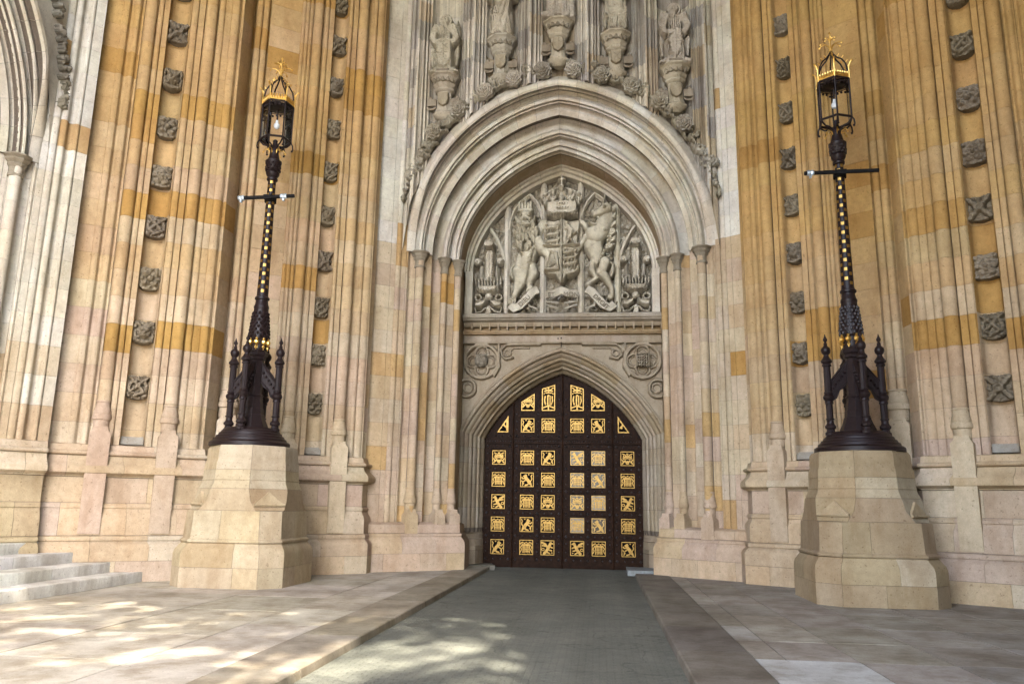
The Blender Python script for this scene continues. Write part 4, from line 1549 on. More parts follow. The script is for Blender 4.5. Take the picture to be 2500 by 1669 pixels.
# ------------------------------------------------------------------ coat of arms in the tympanum
def cu(pts, ks=.003):
    return [(*U(p[0], p[1]), p[2] * ks) for p in pts]
def coat_of_arms():
    t = thing('coat_of_arms', 'carved stone coat of arms with lion and unicorn under a crown, in the arch', 'coat of arms', (.06, 22.52, 7.2))
    sub = Vector((0, 0, -7.2))
    cc = (.82, .745, .62)
    def add(name, f, y=0.0, parent=t, col=cc, back=.22):
        o = link(name, f.mesh(name, CARVED, y, back, 60, 1.3, 1.7, 4), parent, sub if parent is t else (0, 0, 0), jit(col, .03))
        return o
    # lion
    x0, z1 = U(470, 300)
    x1, z0 = U(1010, 1420)
    f = HF(x0, x1, z0, z1, .0145)
    C = lambda pts, k=1, base=0: f.chain(cu(pts), k, base)
    def Bq(u, v, r, k=1, base=0, rz=None):
        x, z = U(u, v)
        f.ball(x, z, r * .0029, k, base, rz * .0029 if rz else None)
    C([(700, 800, 105), (665, 900, 98), (630, 1000, 95)], .85)
    for q in range(7):
        C([(600 + 7 * q, 860 + 22 * q, 8), (740 - 5 * q, 830 + 22 * q, 8)], 1, .235 - .003 * q)
    C([(610, 1050, 92), (600, 1150, 66), (560, 1250, 40), (535, 1310, 33), (520, 1350, 45)], .85)
    C([(700, 1000, 66), (735, 1075, 55), (700, 1140, 38), (695, 1190, 33), (710, 1225, 45)], .85)
    for q in range(4):
        C([(490 + 22 * q, 1340, 16), (478 + 24 * q, 1385, 12)], 1, .08)
        C([(680 + 20 * q, 1225, 13), (675 + 24 * q, 1255, 10)], 1, .06)
    C([(770, 760, 78), (850, 850, 52), (900, 905, 48), (935, 935, 62)], .9, .10)
    for q in range(4):
        C([(890 + 28 * q, 940 + 4 * q, 20), (880 + 32 * q, 985 - 3 * q, 15)], 1, .18)
    C([(770, 720, 55), (790, 640, 45), (840, 570, 55)], .9, .04)
    for q in range(4):
        C([(820, 545 + 20 * q, 18), (870 - 4 * q, 550 + 24 * q, 13)], 1, .12)
    # mane
    rr = random.Random(2)
    for q in range(46):
        a = rr.uniform(0, 6.28)
        rad = rr.uniform(30, 150)
        u, v = 655 + rad * math.cos(a) * .8, 690 + rad * math.sin(a) * .95
        C([(u, v, 26), (u + rr.uniform(-14, 14), v + 38, 15)], 1.2, .24 + .06 * (1 - rad / 150))
    Bq(650, 560, 108, .8, .06, 125)
    Bq(650, 520, 82, .9, .15, 90)
    Bq(655, 590, 52, 1, .25, 45)
    Bq(655, 562, 26, 1, .36, 18)
    C([(610, 615, 16), (640, 605, 14), (655, 618, 10), (670, 605, 14), (700, 612, 16)], 1, .33)
    Bq(655, 655, 34, 1, .2)
    for s_ in (-1, 1):
        Bq(650 + 38 * s_, 515, 18, .8, .33, 14)
        C([(650 + 15 * s_, 490, 14), (650 + 62 * s_, 488, 11)], 1, .31)
        C([(650 + 85 * s_, 520, 30), (650 + 105 * s_, 490, 12)], 1, .12)
    C([(585, 440, 20), (715, 440, 20)], 1, .2)
    for q in range(5):
        C([(590 + 30 * q, 430, 15), (590 + 30 * q, 375 - (14 if q % 2 == 0 else 0), 14)], 1, .2)
    C([(650, 370, 12), (650, 320, 10)], 1, .18)
    C([(560, 760, 15), (590, 850, 13), (555, 950, 13), (510, 1020, 14), (505, 1090, 26), (525, 1120, 18)], 1.2, .04)
    add('lion', f)
    # unicorn
    x0, z1 = U(1090, 270)
    x1, z0 = U(1620, 1400)
    f = HF(x0, x1, z0, z1, .0145)
    C([(1370, 700, 105), (1350, 790, 100), (1390, 890, 82), (1430, 970, 72)], .85)
    C([(1505, 450, 60), (1500, 540, 80), (1430, 640, 100), (1370, 700, 105)], .9, .06)
    C([(1490, 445, 62), (1420, 475, 42), (1375, 495, 34), (1360, 470, 24)], .9, .16)
    C([(1385, 510, 18), (1420, 530, 20)], 1, .15)
    Bq(1475, 440, 16, 1, .32)
    C([(1525, 430, 22), (1530, 385, 12)], 1, .18)
    C([(1465, 395, 16), (1475, 330, 12), (1482, 280, 7)], 1.2, .14)
    C([(1330, 600, 20), (1400, 625, 20), (1470, 670, 20)], 1, .26)
    for q in range(6):
        C([(1345 + 22 * q, 590 + 10 * q, 9), (1350 + 22 * q, 560 + 10 * q, 9)], 1, .26)
    for q in range(34):
        w_ = q / 33
        u = 1560 + 22 * math.sin(q * 1.9) - 40 * max(0, w_ - .7)
        v = 420 + 400 * w_
        C([(u, v, 22), (u - 34, v + 26, 15)], 1, .10 + .05 * math.sin(q))
    C([(1310, 710, 55), (1240, 780, 36), (1200, 850, 28), (1180, 920, 24), (1165, 975, 28)], .9, .10)
    C([(1320, 640, 48), (1250, 570, 34), (1190, 560, 28), (1130, 590, 26)], .9, .05)
    for q in range(3):
        C([(1150 - 14 * q, 575 + 10 * q, 12), (1120 - 8 * q, 600 + 8 * q, 9)], 1, .07)
    C([(1455, 980, 76), (1440, 1070, 56), (1500, 1150, 38), (1540, 1230, 30), (1545, 1290, 28), (1530, 1325, 36)], .9, .04)
    C([(1370, 960, 54), (1345, 1040, 44), (1395, 1120, 28), (1330, 1165, 26), (1300, 1190, 30)], .85)
    for q in range(6):
        Bq(1395 + 14 * q, 960 - 26 * q + 60, 16, 1, .2)
    C([(1480, 880, 16), (1520, 960, 15), (1560, 1000, 18), (1555, 1060, 26), (1540, 1110, 20)], 1.1, .05)
    for q in range(8):
        u, v = 1520 + 16 * math.sin(q * 2.2), 790 + 22 * q
        f.ring(*U(u, v), .045, .016, 1, .06)
    add('unicorn', f)
    # shield
    x0, z1 = U(800, 500)
    x1, z0 = U(1270, 1230)
    f = HF(x0, x1, z0, z1, .0145)
    P = [U(*p) for p in [(880, 545), (960, 560), (1040, 535), (1120, 560), (1230, 545), (1225, 640), (1200, 760), (1205, 900), (1225, 1060), (1150, 1110), (1090, 1120), (1030, 1205), (970, 1120), (900, 1105), (838, 1060), (855, 900), (850, 760), (835, 640)]]
    f.poly(P, .09, .05, .10)
    f.carve(.06 * (1 - ((f.X - U(1030, 0)[0]) / .6) ** 2))
    C([(1032, 560, 10), (1032, 1190, 10)], 1, .268)
    C([(850, 820, 10), (1210, 815, 10)], 1, .268)
    for (uu, vv) in ((940, 640), (940, 710), (940, 780), (1120, 890), (1120, 950), (1120, 1010)):
        C([(uu - 60, vv + 5, 16), (uu, vv, 18), (uu + 55, vv - 8, 16)], 1, .262)
        Bq(uu - 62, vv - 15, 18, 1, .262)
        for q in range(4):
            C([(uu - 45 + 32 * q, vv + 8, 9), (uu - 50 + 32 * q, vv + 32, 8)], 1, .262)
        C([(uu + 55, vv - 8, 8), (uu + 70, vv - 30, 8), (uu + 45, vv - 36, 8)], 1, .262)
    C([(1090, 620, 20), (1130, 680, 26), (1110, 750, 22)], 1, .262)
    C([(1110, 660, 12), (1070, 640, 10)], 1, .262)
    C([(1130, 700, 12), (1180, 690, 10)], 1, .262)
    C([(1115, 755, 10), (1090, 795, 10)], 1, .262)
    C([(1130, 750, 10), (1150, 795, 10)], 1, .262)
    Bq(1085, 600, 22, 1, .262)
    C([(1090, 860, 7), (1060, 860, 7)], 1, .262)
    for q in range(7):
        C([(890 + 16 * q, 1010 - 10 * q + 40, 6), (930 + 12 * q, 880 + 10 * q, 6)], 1, .262)
    C([(870, 1060, 14), (920, 870, 12), (980, 900, 14), (1000, 1060, 12), (870, 1060, 14)], 1, .262)
    for q in range(9):
        Bq(890 + 33 * q, 1085 - 8 * abs(q - 4), 14, 1, .22)
    add('shield', f, 0.0, t, (.84, .765, .64))
    # crown
    x0, z1 = U(800, 60)
    x1, z0 = U(1264, 545)
    f = HF(x0, x1, z0, z1, .0145)
    P = [U(*p) for p in [(865, 370), (1200, 370), (1205, 480), (1170, 510), (1110, 528), (1035, 535), (960, 528), (905, 512), (868, 485)]]
    f.poly(P, .16, .07, .16)
    f.carve(.12 * (1 - np.clip((f.X - U(1035, 0)[0]) / .5, -1, 1) ** 2))
    for q in range(13):
        u = 880 + 26 * q
        dz = 14 * (1 - ((q - 6) / 6) ** 2)
        Bq(u, 490 + dz * 1.6, 15, 1, .43 - .0055 * (q - 6) ** 2)
        Bq(u, 405 + dz, 11, 1, .435 - .0055 * (q - 6) ** 2)
        C([(u, 452 + dz, 12), (u + 10, 440 + dz, 8)], 1, .435 - .0055 * (q - 6) ** 2)
    for q, u in enumerate((858, 942, 1032, 1122, 1206)):
        dep = .36 - .07 * abs(q - 2)
        lift = 0 if q == 2 else 18
        C([(u, 385, 20), (u, 300 + lift, 18)], 1, dep)
        Bq(u, 272 + lift, 28, 1, dep + .02)
        for s_ in (-1, 1):
            Bq(u + 30 * s_, 305 + lift, 23, 1, dep)
            Bq(u + 18 * s_, 345, 15, 1, dep)
        if q < 4:
            u3 = u + 43
            C([(u3, 385, 13), (u3, 340, 12)], 1, dep - .05)
            Bq(u3, 325, 17, 1, dep - .03)
    for s_ in (-1, 1):
        for q in range(9):
            w_ = q / 8
            Bq(1032 + s_ * (170 * (1 - w_) ** .7), 300 - 85 * w_ ** .6, 20, 1, .20)
    Bq(1032, 300, 150, .5, .02, 85)
    C([(1032, 230, 16), (1032, 175, 13)], 1, .28)
    Bq(1032, 200, 24, 1, .26)
    C([(1032, 160, 11), (1032, 95, 11)], 1, .22)
    C([(1000, 125, 11), (1064, 125, 11)], 1, .22)
    add('crown', f)
    # motto scrolls
    def ribbon(pts, name, hw, y0):
        """bent ribbon: pts = (u, v) centre line, hw half width in photo units"""
        m = MB()
        q = [Vector((*U(*p[:2]), p[2] if len(p) > 2 else .22)) for p in pts]
        V, F = [], []
        for i, p in enumerate(q):
            a, b = q[max(0, i - 1)], q[min(len(q) - 1, i + 1)]
            L = math.hypot(b.x - a.x, b.y - a.y) or 1
            nx, nz = -(b.y - a.y) / L, (b.x - a.x) / L
            w_ = hw * .0029
            for s_, e in ((-1.0, 0), (-.92, .02), (-.8, .0), (.8, .0), (.92, .02), (1.0, 0)):
                V.append((p.x + nx * w_ * s_, -p.z - e, p.y + nz * w_ * s_))
            V.append((p.x + nx * w_, -p.z + .06, p.y + nz * w_))
            V.append((p.x - nx * w_, -p.z + .06, p.y - nz * w_))
        for i in range(len(q) - 1):
            for k in range(8):
                k2 = (k + 1) % 8
                F.append((i * 8 + k, i * 8 + k2, (i + 1) * 8 + k2, (i + 1) * 8 + k))
        F += [tuple(range(7, -1, -1)), tuple((len(q) - 1) * 8 + k for k in range(8))]
        m.add(V, F)
        return m.build(name, CARVED, t, 40, sub, col=(.76, .70, .59))
    s1 = ribbon([(505, 1400), (545, 1440, .24), (610, 1410, .26), (680, 1340, .27), (740, 1275, .26), (790, 1250, .22)], 'scroll', 44, 0)
    s2 = ribbon([(872, 1300, .2), (900, 1300, .25), (965, 1295, .27), (1032, 1265, .29), (1100, 1295, .27), (1165, 1300, .25), (1195, 1300, .2)], 'scroll', 42, 0)
    s3 = ribbon([(1285, 1250, .22), (1330, 1275, .26), (1390, 1340, .27), (1455, 1410, .26), (1520, 1440, .24), (1570, 1400, .2)], 'scroll', 44, 0)
    for s_, base in ((-1, 1032), (1, 1032)):
        for pts in ([(160, 1340), (160, 1365), (30, 1385), (30, 1440), (160, 1400)], [(240, 1445), (335, 1410), (340, 1355), (270, 1300)]):
            m = MB()
            P = [Vector((*U(base + s_ * p[0], p[1]), 0)) for p in pts]
            m.tube([(p.x, -.16, p.y) for p in P], .034, 5)
            m.build('scroll_fold', CARVED, t, 40, sub, col=(.64, .59, .49))
    # motto lettering
    for txt, uv, ang, par in (('DIEU', (655, 1372), 43, s1), ('ET', (930, 1312), 3, s2), ('MON', (1130, 1312), -3, s2), ('DROIT', (1432, 1388), -44, s3)):
        cd = bpy.data.curves.new('motto', 'FONT')
        cd.body = txt
        cd.size = .19
        cd.extrude = .012
        cd.align_x = 'CENTER'
        cd.align_y = 'CENTER'
        tmp = bpy.data.objects.new('motto_tmp', cd)
        COL.objects.link(tmp)
        dg = bpy.context.evaluated_depsgraph_get()
        me = bpy.data.meshes.new_from_object(tmp.evaluated_get(dg))
        bpy.data.objects.remove(tmp)
        me.materials.clear()
        me.materials.append(CARVED)
        x, z = U(*uv)
        o = link('lettering', me, par, (x, -.285 if txt in ('ET', 'MON') else -.29, z), (.30, .26, .2))
        o.rotation_euler = (R(90), 0, 0)
        o.rotation_euler = Matrix.Rotation(R(-ang), 3, 'Y').to_euler() if False else (R(90), R(-ang) * 0, 0)
        o.rotation_mode = 'XYZ'
        o.matrix_basis = Matrix.Translation(o.location) @ Matrix.Rotation(R(-ang), 4, 'Y') @ Matrix.Rotation(R(90), 4, 'X')
    # foliage mound the beasts stand on
    for s_ in (-1, 1):
        xc = U(1032 + s_ * 420, 0)[0]
        f = HF(xc - .5, xc + .5, 7.16, 7.95, .02)
        rr = random.Random(9)
        for q in range(26):
            x = xc + rr.uniform(-.42, .42)
            f.ball(x, 7.2 + rr.uniform(0, .55) * (1 - abs(x - xc) * 1.1), rr.uniform(.05, .09), .9, .0)
        f.lumps(.015, 50, 2, 1.5)
        add('foliage', f, 0.03, t, (.38, .335, .265))
coat_of_arms()

def feather_badge(sgn):
    t = thing('feather_badge', 'carved three feather badge with coronet and ribbon, %s of the %s' % (('left', 'lion') if sgn < 0 else ('right', 'unicorn')), 'carving', (.06 + 2.17 * sgn, 22.6, 7.2), 'feather badges beside the coat of arms')
    f = HF(-.46, .46, 0, 2.35, .0145)
    f.poly([(-.16, .95), (.16, .95), (.17, 1.9), (.08, 2.1), (-.08, 2.1), (-.17, 1.9)], .14, .08)
    for s_ in (-1, 1):
        f.poly([(s_ * .14, .95), (s_ * .3, .95), (s_ * .33, 1.45), (s_ * .28, 1.62), (s_ * .16, 1.5)], .10, .08)
        f.chain([(s_ * .24, .95, .012), (s_ * .26, 1.5, .012)], 1, .1)
    f.chain([(0, .95, .014), (0, 2.05, .012)], 1, .14)
    for k in range(12):
        z = 1.0 + .085 * k
        for s_ in (-1, 1):
            f.chain([(0, z, .010), (s_ * .15, z + .05, .008)], 1, .135)
    for s_ in (-1, 1):
        f.ball(s_ * .34, 1.60, .13, 1, .10, .12)
        f.ball(s_ * .36, 1.56, .05, 1, .2)
        f.ring(s_ * .34, 1.58, .07, .03, 1, .17)
    f.ball(0, 2.12, .17, 1, .14, .13)
    for k in range(5):
        f.chain([(-.12 + .06 * k, 2.03, .03), (-.1 + .05 * k, 2.2, .02)], 1, .25)
    t.children
    link('feathers', f.mesh('feathers', CARVED, 0, .1, 60, 1.4, 1.3, 4), t, None, (.78, .71, .595))
    f = HF(-.46, .46, .55, 1.2, .0145)
    f.poly([(-.32, .68), (-.2, .62), (0, .60), (.2, .62), (.32, .68), (.35, .86), (-.35, .86)], .2, .08, .08)
    for k in range(9):
        x = -.36 + .09 * k
        f.chain([(x, .84, .03), (x * 1.03, .98 + (.05 if k % 2 == 0 else 0), .03)], 1, .2)
        f.ball(x * 1.04, 1.02 + (.05 if k % 2 == 0 else 0), .042, 1, .2)
        f.ball(x * .85, .74, .02, 1, .27)
        f.ball(x * .85, .66 + .01 * abs(k - 4), .025, 1, .24)
    f.lumps(.006, 70, 2)
    link('coronet', f.mesh('coronet', CARVED, 0, .1, 60, 1.4, 1.3, 4), t, None, (.78, .71, .595))
    f = HF(-.46, .46, 0, .66, .0145)
    for s_ in (-1, 1):
        f.poly([(s_ * .02, .46), (s_ * .14, .42), (s_ * .42, .36), (s_ * .42, .17), (s_ * .2, .17), (s_ * .05, .30)], .2, .05)
        f.ring(s_ * .31, .50, .09, .03, 1.2, .1)
        f.chain([(s_ * .4, .17, .03), (s_ * .36, .04, .03), (s_ * .2, .06, .03), (s_ * .08, .18, .03)], 1.2, .1)
    for k in range(3):
        f.chain([(-.06 + .06 * k, .02, .035), (-.03 + .03 * k, .22, .03)], 1, .08)
    f.ball(0, .55, .12, .8, .05)
    f.lumps(.004, 60, 2)
    link('ribbon', f.mesh('ribbon', CARVED, 0, .1, 60, 1.4, 1.3, 4), t, None, (.79, .72, .60))
feather_badge(-1)
feather_badge(1)

# ------------------------------------------------------------------ great door
def plate_mesh(kind, W=.40, H=.42, poly=None):
    """pierced gilt plate: cells of a fine grid that the design keeps"""
    nx, nz = int(W / .0105), int(H / .0105)
    xs = (np.arange(nx) + .5) / nx * W - W / 2
    zs = (np.arange(nz) + .5) / nz * H - H / 2
    X, Z = np.meshgrid(xs, zs)
    def seg(pts, r):
        d = np.full(X.shape, 9.0)
        for (x0, z0), (x1, z1) in zip(pts, pts[1:]):
            dx, dz = x1 - x0, z1 - z0
            t = np.clip(((X - x0) * dx + (Z - z0) * dz) / (dx * dx + dz * dz + 1e-9), 0, 1)
            d = np.minimum(d, np.hypot(X - x0 - t * dx, Z - z0 - t * dz))
        return d < r
    def disc(x, z, r):
        return np.hypot(X - x, Z - z) < r
    def ringm(x, z, r, w_):
        return np.abs(np.hypot(X - x, Z - z) - r) < w_
    ins = np.ones(X.shape, bool)
    if poly:
        ins = np.zeros(X.shape, bool)
        ed = np.full(X.shape, 9.0)
        for (x0, z0), (x1, z1) in zip(poly, poly[1:] + poly[:1]):
            ins ^= ((z0 > Z) != (z1 > Z)) & (X < (x1 - x0) * (Z - z0) / ((z1 - z0) or 1e-9) + x0)
            dx, dz = x1 - x0, z1 - z0
            t = np.clip(((X - x0) * dx + (Z - z0) * dz) / (dx * dx + dz * dz), 0, 1)
            ed = np.minimum(ed, np.hypot(X - x0 - t * dx, Z - z0 - t * dz))
        M = ed < .03
    else:
        M = (np.abs(X) > W / 2 - .024) | (np.abs(Z) > H / 2 - .024)
    k = 1
    if kind == 'portcullis':
        for q in range(5):
            M |= seg([(-.088 + .044 * q, -.15), (-.088 + .044 * q, .07)], .0125)
        for q in range(4):
            M |= seg([(-.10, -.10 + .05 * q), (.10, -.10 + .05 * q)], .0105)
        M |= seg([(-.11, .075), (.11, .075)], .018)
        for q in range(5):
            M |= disc(-.1 + .05 * q, .115 + .02 * (q % 2 == 0), .021)
        for s_ in (-1, 1):
            M |= seg([(s_ * .12, .06), (s_ * .165, .0), (s_ * .13, -.06), (s_ * .165, -.13)], .014)
            M |= seg([(s_ * .13, .13), (s_ * .17, .10)], .016)
    elif kind in ('lion', 'lion_r'):
        f = -1 if kind == 'lion_r' else 1
        M |= seg([(-f * .08, -.10), (-f * .03, -.02), (f * .04, .06)], .045)
        M |= disc(f * .045, .115, .042) | disc(f * .09, .10, .022)
        M |= seg([(f * .05, .04), (f * .12, .03), (f * .15, .06)], .018)
        M |= seg([(f * .02, .0), (f * .10, -.05)], .018)
        M |= seg([(-f * .07, -.08), (-f * .02, -.14), (f * .05, -.16)], .02)
        M |= seg([(-f * .10, -.10), (-f * .13, -.17)], .022)
        M |= seg([(-f * .1, -.05), (-f * .15, .02), (-f * .12, .10), (-f * .15, .15)], .013)
        M |= seg([(f * .13, -.16), (f * .12, -.08), (f * .16, -.03)], .014) | disc(f * .11, -.11, .022) | disc(-f * .05, .15, .02)
    elif kind in ('griffin', 'griffin_r'):
        f = -1 if kind == 'griffin_r' else 1
        M |= seg([(f * .09, -.16), (-f * .02, -.02), (-f * .09, .12)], .038)
        M |= seg([(-f * .02, .0), (f * .07, .10), (f * .15, .14)], .03)
        M |= seg([(f * .02, .04), (f * .14, .06)], .022)
        M |= disc(-f * .09, .13, .036) | seg([(-f * .09, .13), (-f * .15, .11)], .016)
        M |= seg([(-f * .06, .04), (-f * .14, .0)], .018) | seg([(-f * .02, -.06), (-f * .12, -.08)], .018)
        M |= seg([(f * .05, -.1), (-f * .06, -.16)], .02) | ringm(f * .13, -.05, .035, .011) | disc(-f * .13, -.14, .02)
    elif kind == 'crown':
        M |= seg([(-.12, .02), (-.06, .05), (0, .06), (.06, .05), (.12, .02)], .022)
        M |= seg([(-.11, -.02), (0, .01), (.11, -.02)], .016)
        for q in range(5):
            M |= seg([(-.11 + .055 * q, .04), (-.11 + .055 * q, .09)], .012)
        M |= disc(0, .13, .03) | seg([(-.14, .14), (-.05, .10)], .013) | seg([(.14, .14), (.05, .10)], .013)
        for s_ in (-1, 1):
            M |= seg([(s_ * .15, -.15), (s_ * .06, -.06), (s_ * .02, -.15)], .019)
            M |= seg([(s_ * .16, -.03), (s_ * .12, -.09)], .016)
        M |= disc(0, -.09, .03)
    elif kind == 'cipher':
        M |= ringm(0, .0 + .2, .0, .03)
        M |= seg([(-.11, .20), (0, .24), (.11, .20)], .022) | seg([(-.09, .15), (.09, .15)], .014) | seg([(0, .17), (0, .32)], .013) | disc(0, .29, .025)
        M |= seg([(-.10, .04), (-.12, -.08), (-.09, -.20)], .02) | seg([(-.02, .05), (-.02, -.20)], .022) | seg([(.05, .05), (.05, -.22)], .018) | seg([(.11, .04), (.12, -.10), (.09, -.2)], .016)
        M |= seg([(-.14, .3), (-.06, .24)], .014) | seg([(.14, .3), (.06, .24)], .014)
        M |= seg([(-.15, -.3), (0, -.24), (.15, -.3)], .018) | disc(0, .06, .03) | disc(-.13, .12, .02) | disc(.13, .12, .02) | seg([(0, -.34), (0, -.24)], .02)
    else:
        M |= seg([(-.1, -.1), (.1, .1)], .02) | seg([(.1, -.1), (-.1, .1)], .02) | disc(0, 0, .05) | disc(-.06, -.1, .03)
        M |= seg([(.12, -.18), (.12, .15)], .015)
    M &= ins
    V, F = [], []
    vid = {}
    def vert(i, j, b):
        q = (i, j, b)
        if q not in vid:
            vid[q] = len(V)
            V.append((i / nx * W - W / 2, .012 if b else 0.0, j / nz * H - H / 2))
        return vid[q]
    # runs of kept cells become one quad
    for j in range(nz):
        i = 0
        while i < nx:
            if M[j, i]:
                i2 = i
                while i2 < nx and M[j, i2]:
                    i2 += 1
                F.append((vert(i, j, 0), vert(i2, j, 0), vert(i2, j + 1, 0), vert(i, j + 1, 0)))
                F.append((vert(i, j, 0), vert(i, j + 1, 0), vert(i, j + 1, 1), vert(i, j, 1)))
                F.append((vert(i2, j + 1, 0), vert(i2, j, 0), vert(i2, j, 1), vert(i2, j + 1, 1)))
                i = i2
            else:
                i += 1
    return mesh_of('gilt_plate', V, F, BRASS)

def great_door():
    t = thing('portal_door', 'dark oak double door studded with iron and rows of square gilt panels', 'door', (.06, 23.6, 0))
    y = 0.0
    # leaf backs, cut to the arch
    def top(x):
        lo, hi = 0.0, 1.0
        if abs(x) >= DA:
            return DZ
        for _ in range(30):
            q = (lo + hi) / 2
            if door_arch(0, q)[0] > abs(x):
                lo = q
            else:
                hi = q
        return door_arch(0, lo)[1]
    SE = [-2.36, -1.47, 0, 1.47, 2.36]
    cols = {-2: [-1.90], -1: [-1.05, -.43], 1: [.43, 1.05], 2: [1.90]}
    rows = [.48, 1.125, 1.77, 2.415, 3.06]
    kinds = {(-1.90, 0): 'lion', (-1.90, 1): 'portcullis', (-1.90, 2): 'griffin', (-1.90, 3): 'portcullis', (-1.90, 4): 'crown',
             (-1.05, 0): 'portcullis', (-1.05, 1): 'lion', (-1.05, 2): 'portcullis', (-1.05, 3): 'lion_r', (-1.05, 4): 'portcullis',
             (-.43, 0): 'griffin_r', (-.43, 1): 'portcullis', (-.43, 2): 'crown', (-.43, 3): 'portcullis', (-.43, 4): 'lion',
             (.43, 0): 'griffin', (.43, 1): 'portcullis', (.43, 2): 'crown', (.43, 3): 'portcullis', (.43, 4): 'griffin',
             (1.05, 0): 'portcullis', (1.05, 1): 'lion_r', (1.05, 2): 'portcullis', (1.05, 3): 'lion_r', (1.05, 4): 'portcullis',
             (1.90, 0): 'lion_r', (1.90, 1): 'portcullis', (1.90, 2): 'griffin_r', (1.90, 3): 'portcullis', (1.90, 4): 'crown'}
    cache = {}
    def plate(kind, x, z, parent, pane):
        if kind not in cache:
            cache[kind] = plate_mesh(kind)
        o = link('gilt_plate', cache[kind], parent, (x, -.052, z))
        m = MB().box(-.205, .205, -.030, -.02, -.215, .215)
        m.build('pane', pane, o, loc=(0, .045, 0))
        return o
    for li, key in enumerate((-2, -1, 1, 2)):
        a, b = SE[li] + .012, SE[li + 1] - .012
        leaf = bpy.data.objects.new('door_leaf', None)
        COL.objects.link(leaf)
        leaf.parent = t
        # lower leaf back board
        m = MB()
        m.box(a, b, 0.0, .06, -.095, 3.46)
        m.build('board', WOOD, leaf)
        cs = cols[key]
        # upper fixed part, cut by the arch
        xs = np.linspace(a, b, 25)
        V = [(x, 0, 3.62) for x in xs] + [(x, 0, top(x)) for x in xs]
        n = len(xs)
        F = [(i, i + 1, n + i + 1, n + i) for i in range(n - 1)]
        link('board', mesh_of('board', V, F, WOOD), leaf)
        # frame: stiles and rails in relief
        ed = .30 if len(cs) == 1 else .2
        xe = [a] + [q for c in cs for q in (c - .235, c + .235)] + [b]
        for q in range(0, len(xe), 2):
            MB().box(xe[q], xe[q + 1], -.05, .0, -.095, 3.46).build('stile', WOOD, leaf)
            xx = np.linspace(xe[q], xe[q + 1], 6)
            V = [(x, -.05, 3.62) for x in xx] + [(x, -.05, top(x)) for x in xx] + [(x, 0, top(x)) for x in xx]
            F = [(i, i + 1, 7 + i, 6 + i) for i in range(5)] + [(6 + i, 7 + i, 13 + i, 12 + i) for i in range(5)]
            V += [(xx[0], 0, 3.62), (xx[-1], 0, 3.62)]
            F += [(0, 6, 12, 18), (5, 19, 17, 11)]
            link('stile', mesh_of('stile', V, F, WOOD), leaf)
        for c in cs:
            zr = [-.095] + [q for r_ in rows for q in (r_ - .245, r_ + .245)] + [3.46]
            for q in range(0, len(zr), 2):
                MB().box(c - .235, c + .235, -.046, .0, zr[q], zr[q + 1]).build('rail', WOOD, leaf)
            for j, r_ in enumerate(rows):
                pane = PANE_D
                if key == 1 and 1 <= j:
                    pane = PANE_DAY_DIM if j > 1 else PANE_DAY  # some right-hand panes carry painted daylight
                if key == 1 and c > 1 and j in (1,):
                    pane = PANE_DAY_DIM
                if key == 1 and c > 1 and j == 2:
                    pane = PANE_DAY
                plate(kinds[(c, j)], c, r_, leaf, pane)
        # upper openings
        studs = MB()
        def stud(x, z, r_):
            studs.lathe([(r_, 0), (r_ * .9, r_ * .35), (r_ * .5, r_ * .65), (r_ * .1, r_ * .72)], 6, (0, 0), caps=False)
            k = len(studs.V) - 24
            for q in range(k, len(studs.V)):
                v = studs.V[q]
                studs.V[q] = (x + v[0], -.05 - v[2], z + v[1])
        if key in (-1, 1):
            sg = 1 if key == 1 else -1
            for c in (.43, 1.05):
                MB().box(sg * c - .235, sg * c + .235, -.046, 0, 3.62, 3.78).build('rail', WOOD, leaf)
                MB().box(sg * c - .235, sg * c + .235, -.046, 0, 4.265, 4.44).build('rail', WOOD, leaf)
                plate('portcullis' if c < .5 else ('lion' if sg < 0 else 'lion_r'), sg * c, 4.02, leaf, PANE_D)
            for c, zb, zl, zr_, kd in ((.43, 4.45, 5.24, 5.12, 'cipher'), (1.05, 4.45, 4.97, 4.72, 'crown')):
                xl, xr = (-.2, .2)
                h0 = (zl + zr_) / 2 - zb
                H = max(zl, zr_) - zb
                P = [(-.2, -H / 2), (.2, -H / 2), (.2, zr_ - zb - H / 2), (-.2, zl - zb - H / 2)]
                if sg < 0:
                    P = [(-x, z) for x, z in reversed(P)]
                me = plate_mesh(kd, .40, H, P)
                o = link('gilt_plate', me, leaf, (sg * c, -.052, zb + H / 2 + .01))
                V = [(x * 1.02, .012, z) for x, z in P] + [(x * 1.02, .02, z) for x, z in P]
                link('pane', mesh_of('pane', V, [(0, 1, 2, 3), (7, 6, 5, 4)], PANE_D), o, (0, .01, 0))
                # rail above, following the arch
                xx = np.linspace(sg * c - .235, sg * c + .235, 7)
                zs0 = [zl + (zr_ - zl) * (abs(x) - (c - .235)) / .47 + .05 for x in xx]
                V = [(x, -.046, z) for x, z in zip(xx, zs0)] + [(x, -.046, top(x)) for x in xx] + [(x, 0, z) for x, z in zip(xx, zs0)]
                F = [(i, i + 1, 8 + i, 7 + i) for i in range(6)] + [(i, i + 1, 15 + i, 14 + i) for i in range(6)]
                link('rail', mesh_of('rail', V, F, WOOD), leaf)
        else:
            sg = 1 if key == 2 else -1
            P = [(-.17, -.25), (.17, -.25), (-.17, .25)]
            if sg < 0:
                P = [(-x, z) for x, z in reversed(P)]
            me = plate_mesh('corner', .36, .5, P)
            o = link('gilt_plate', me, leaf, (sg * 1.80, -.052, 4.06))
            V = [(x, .012, z) for x, z in P] + [(x, .02, z) for x, z in P]
            link('pane', mesh_of('pane', V, [(0, 1, 2), (5, 4, 3)], PANE_D), o, (0, .01, 0))
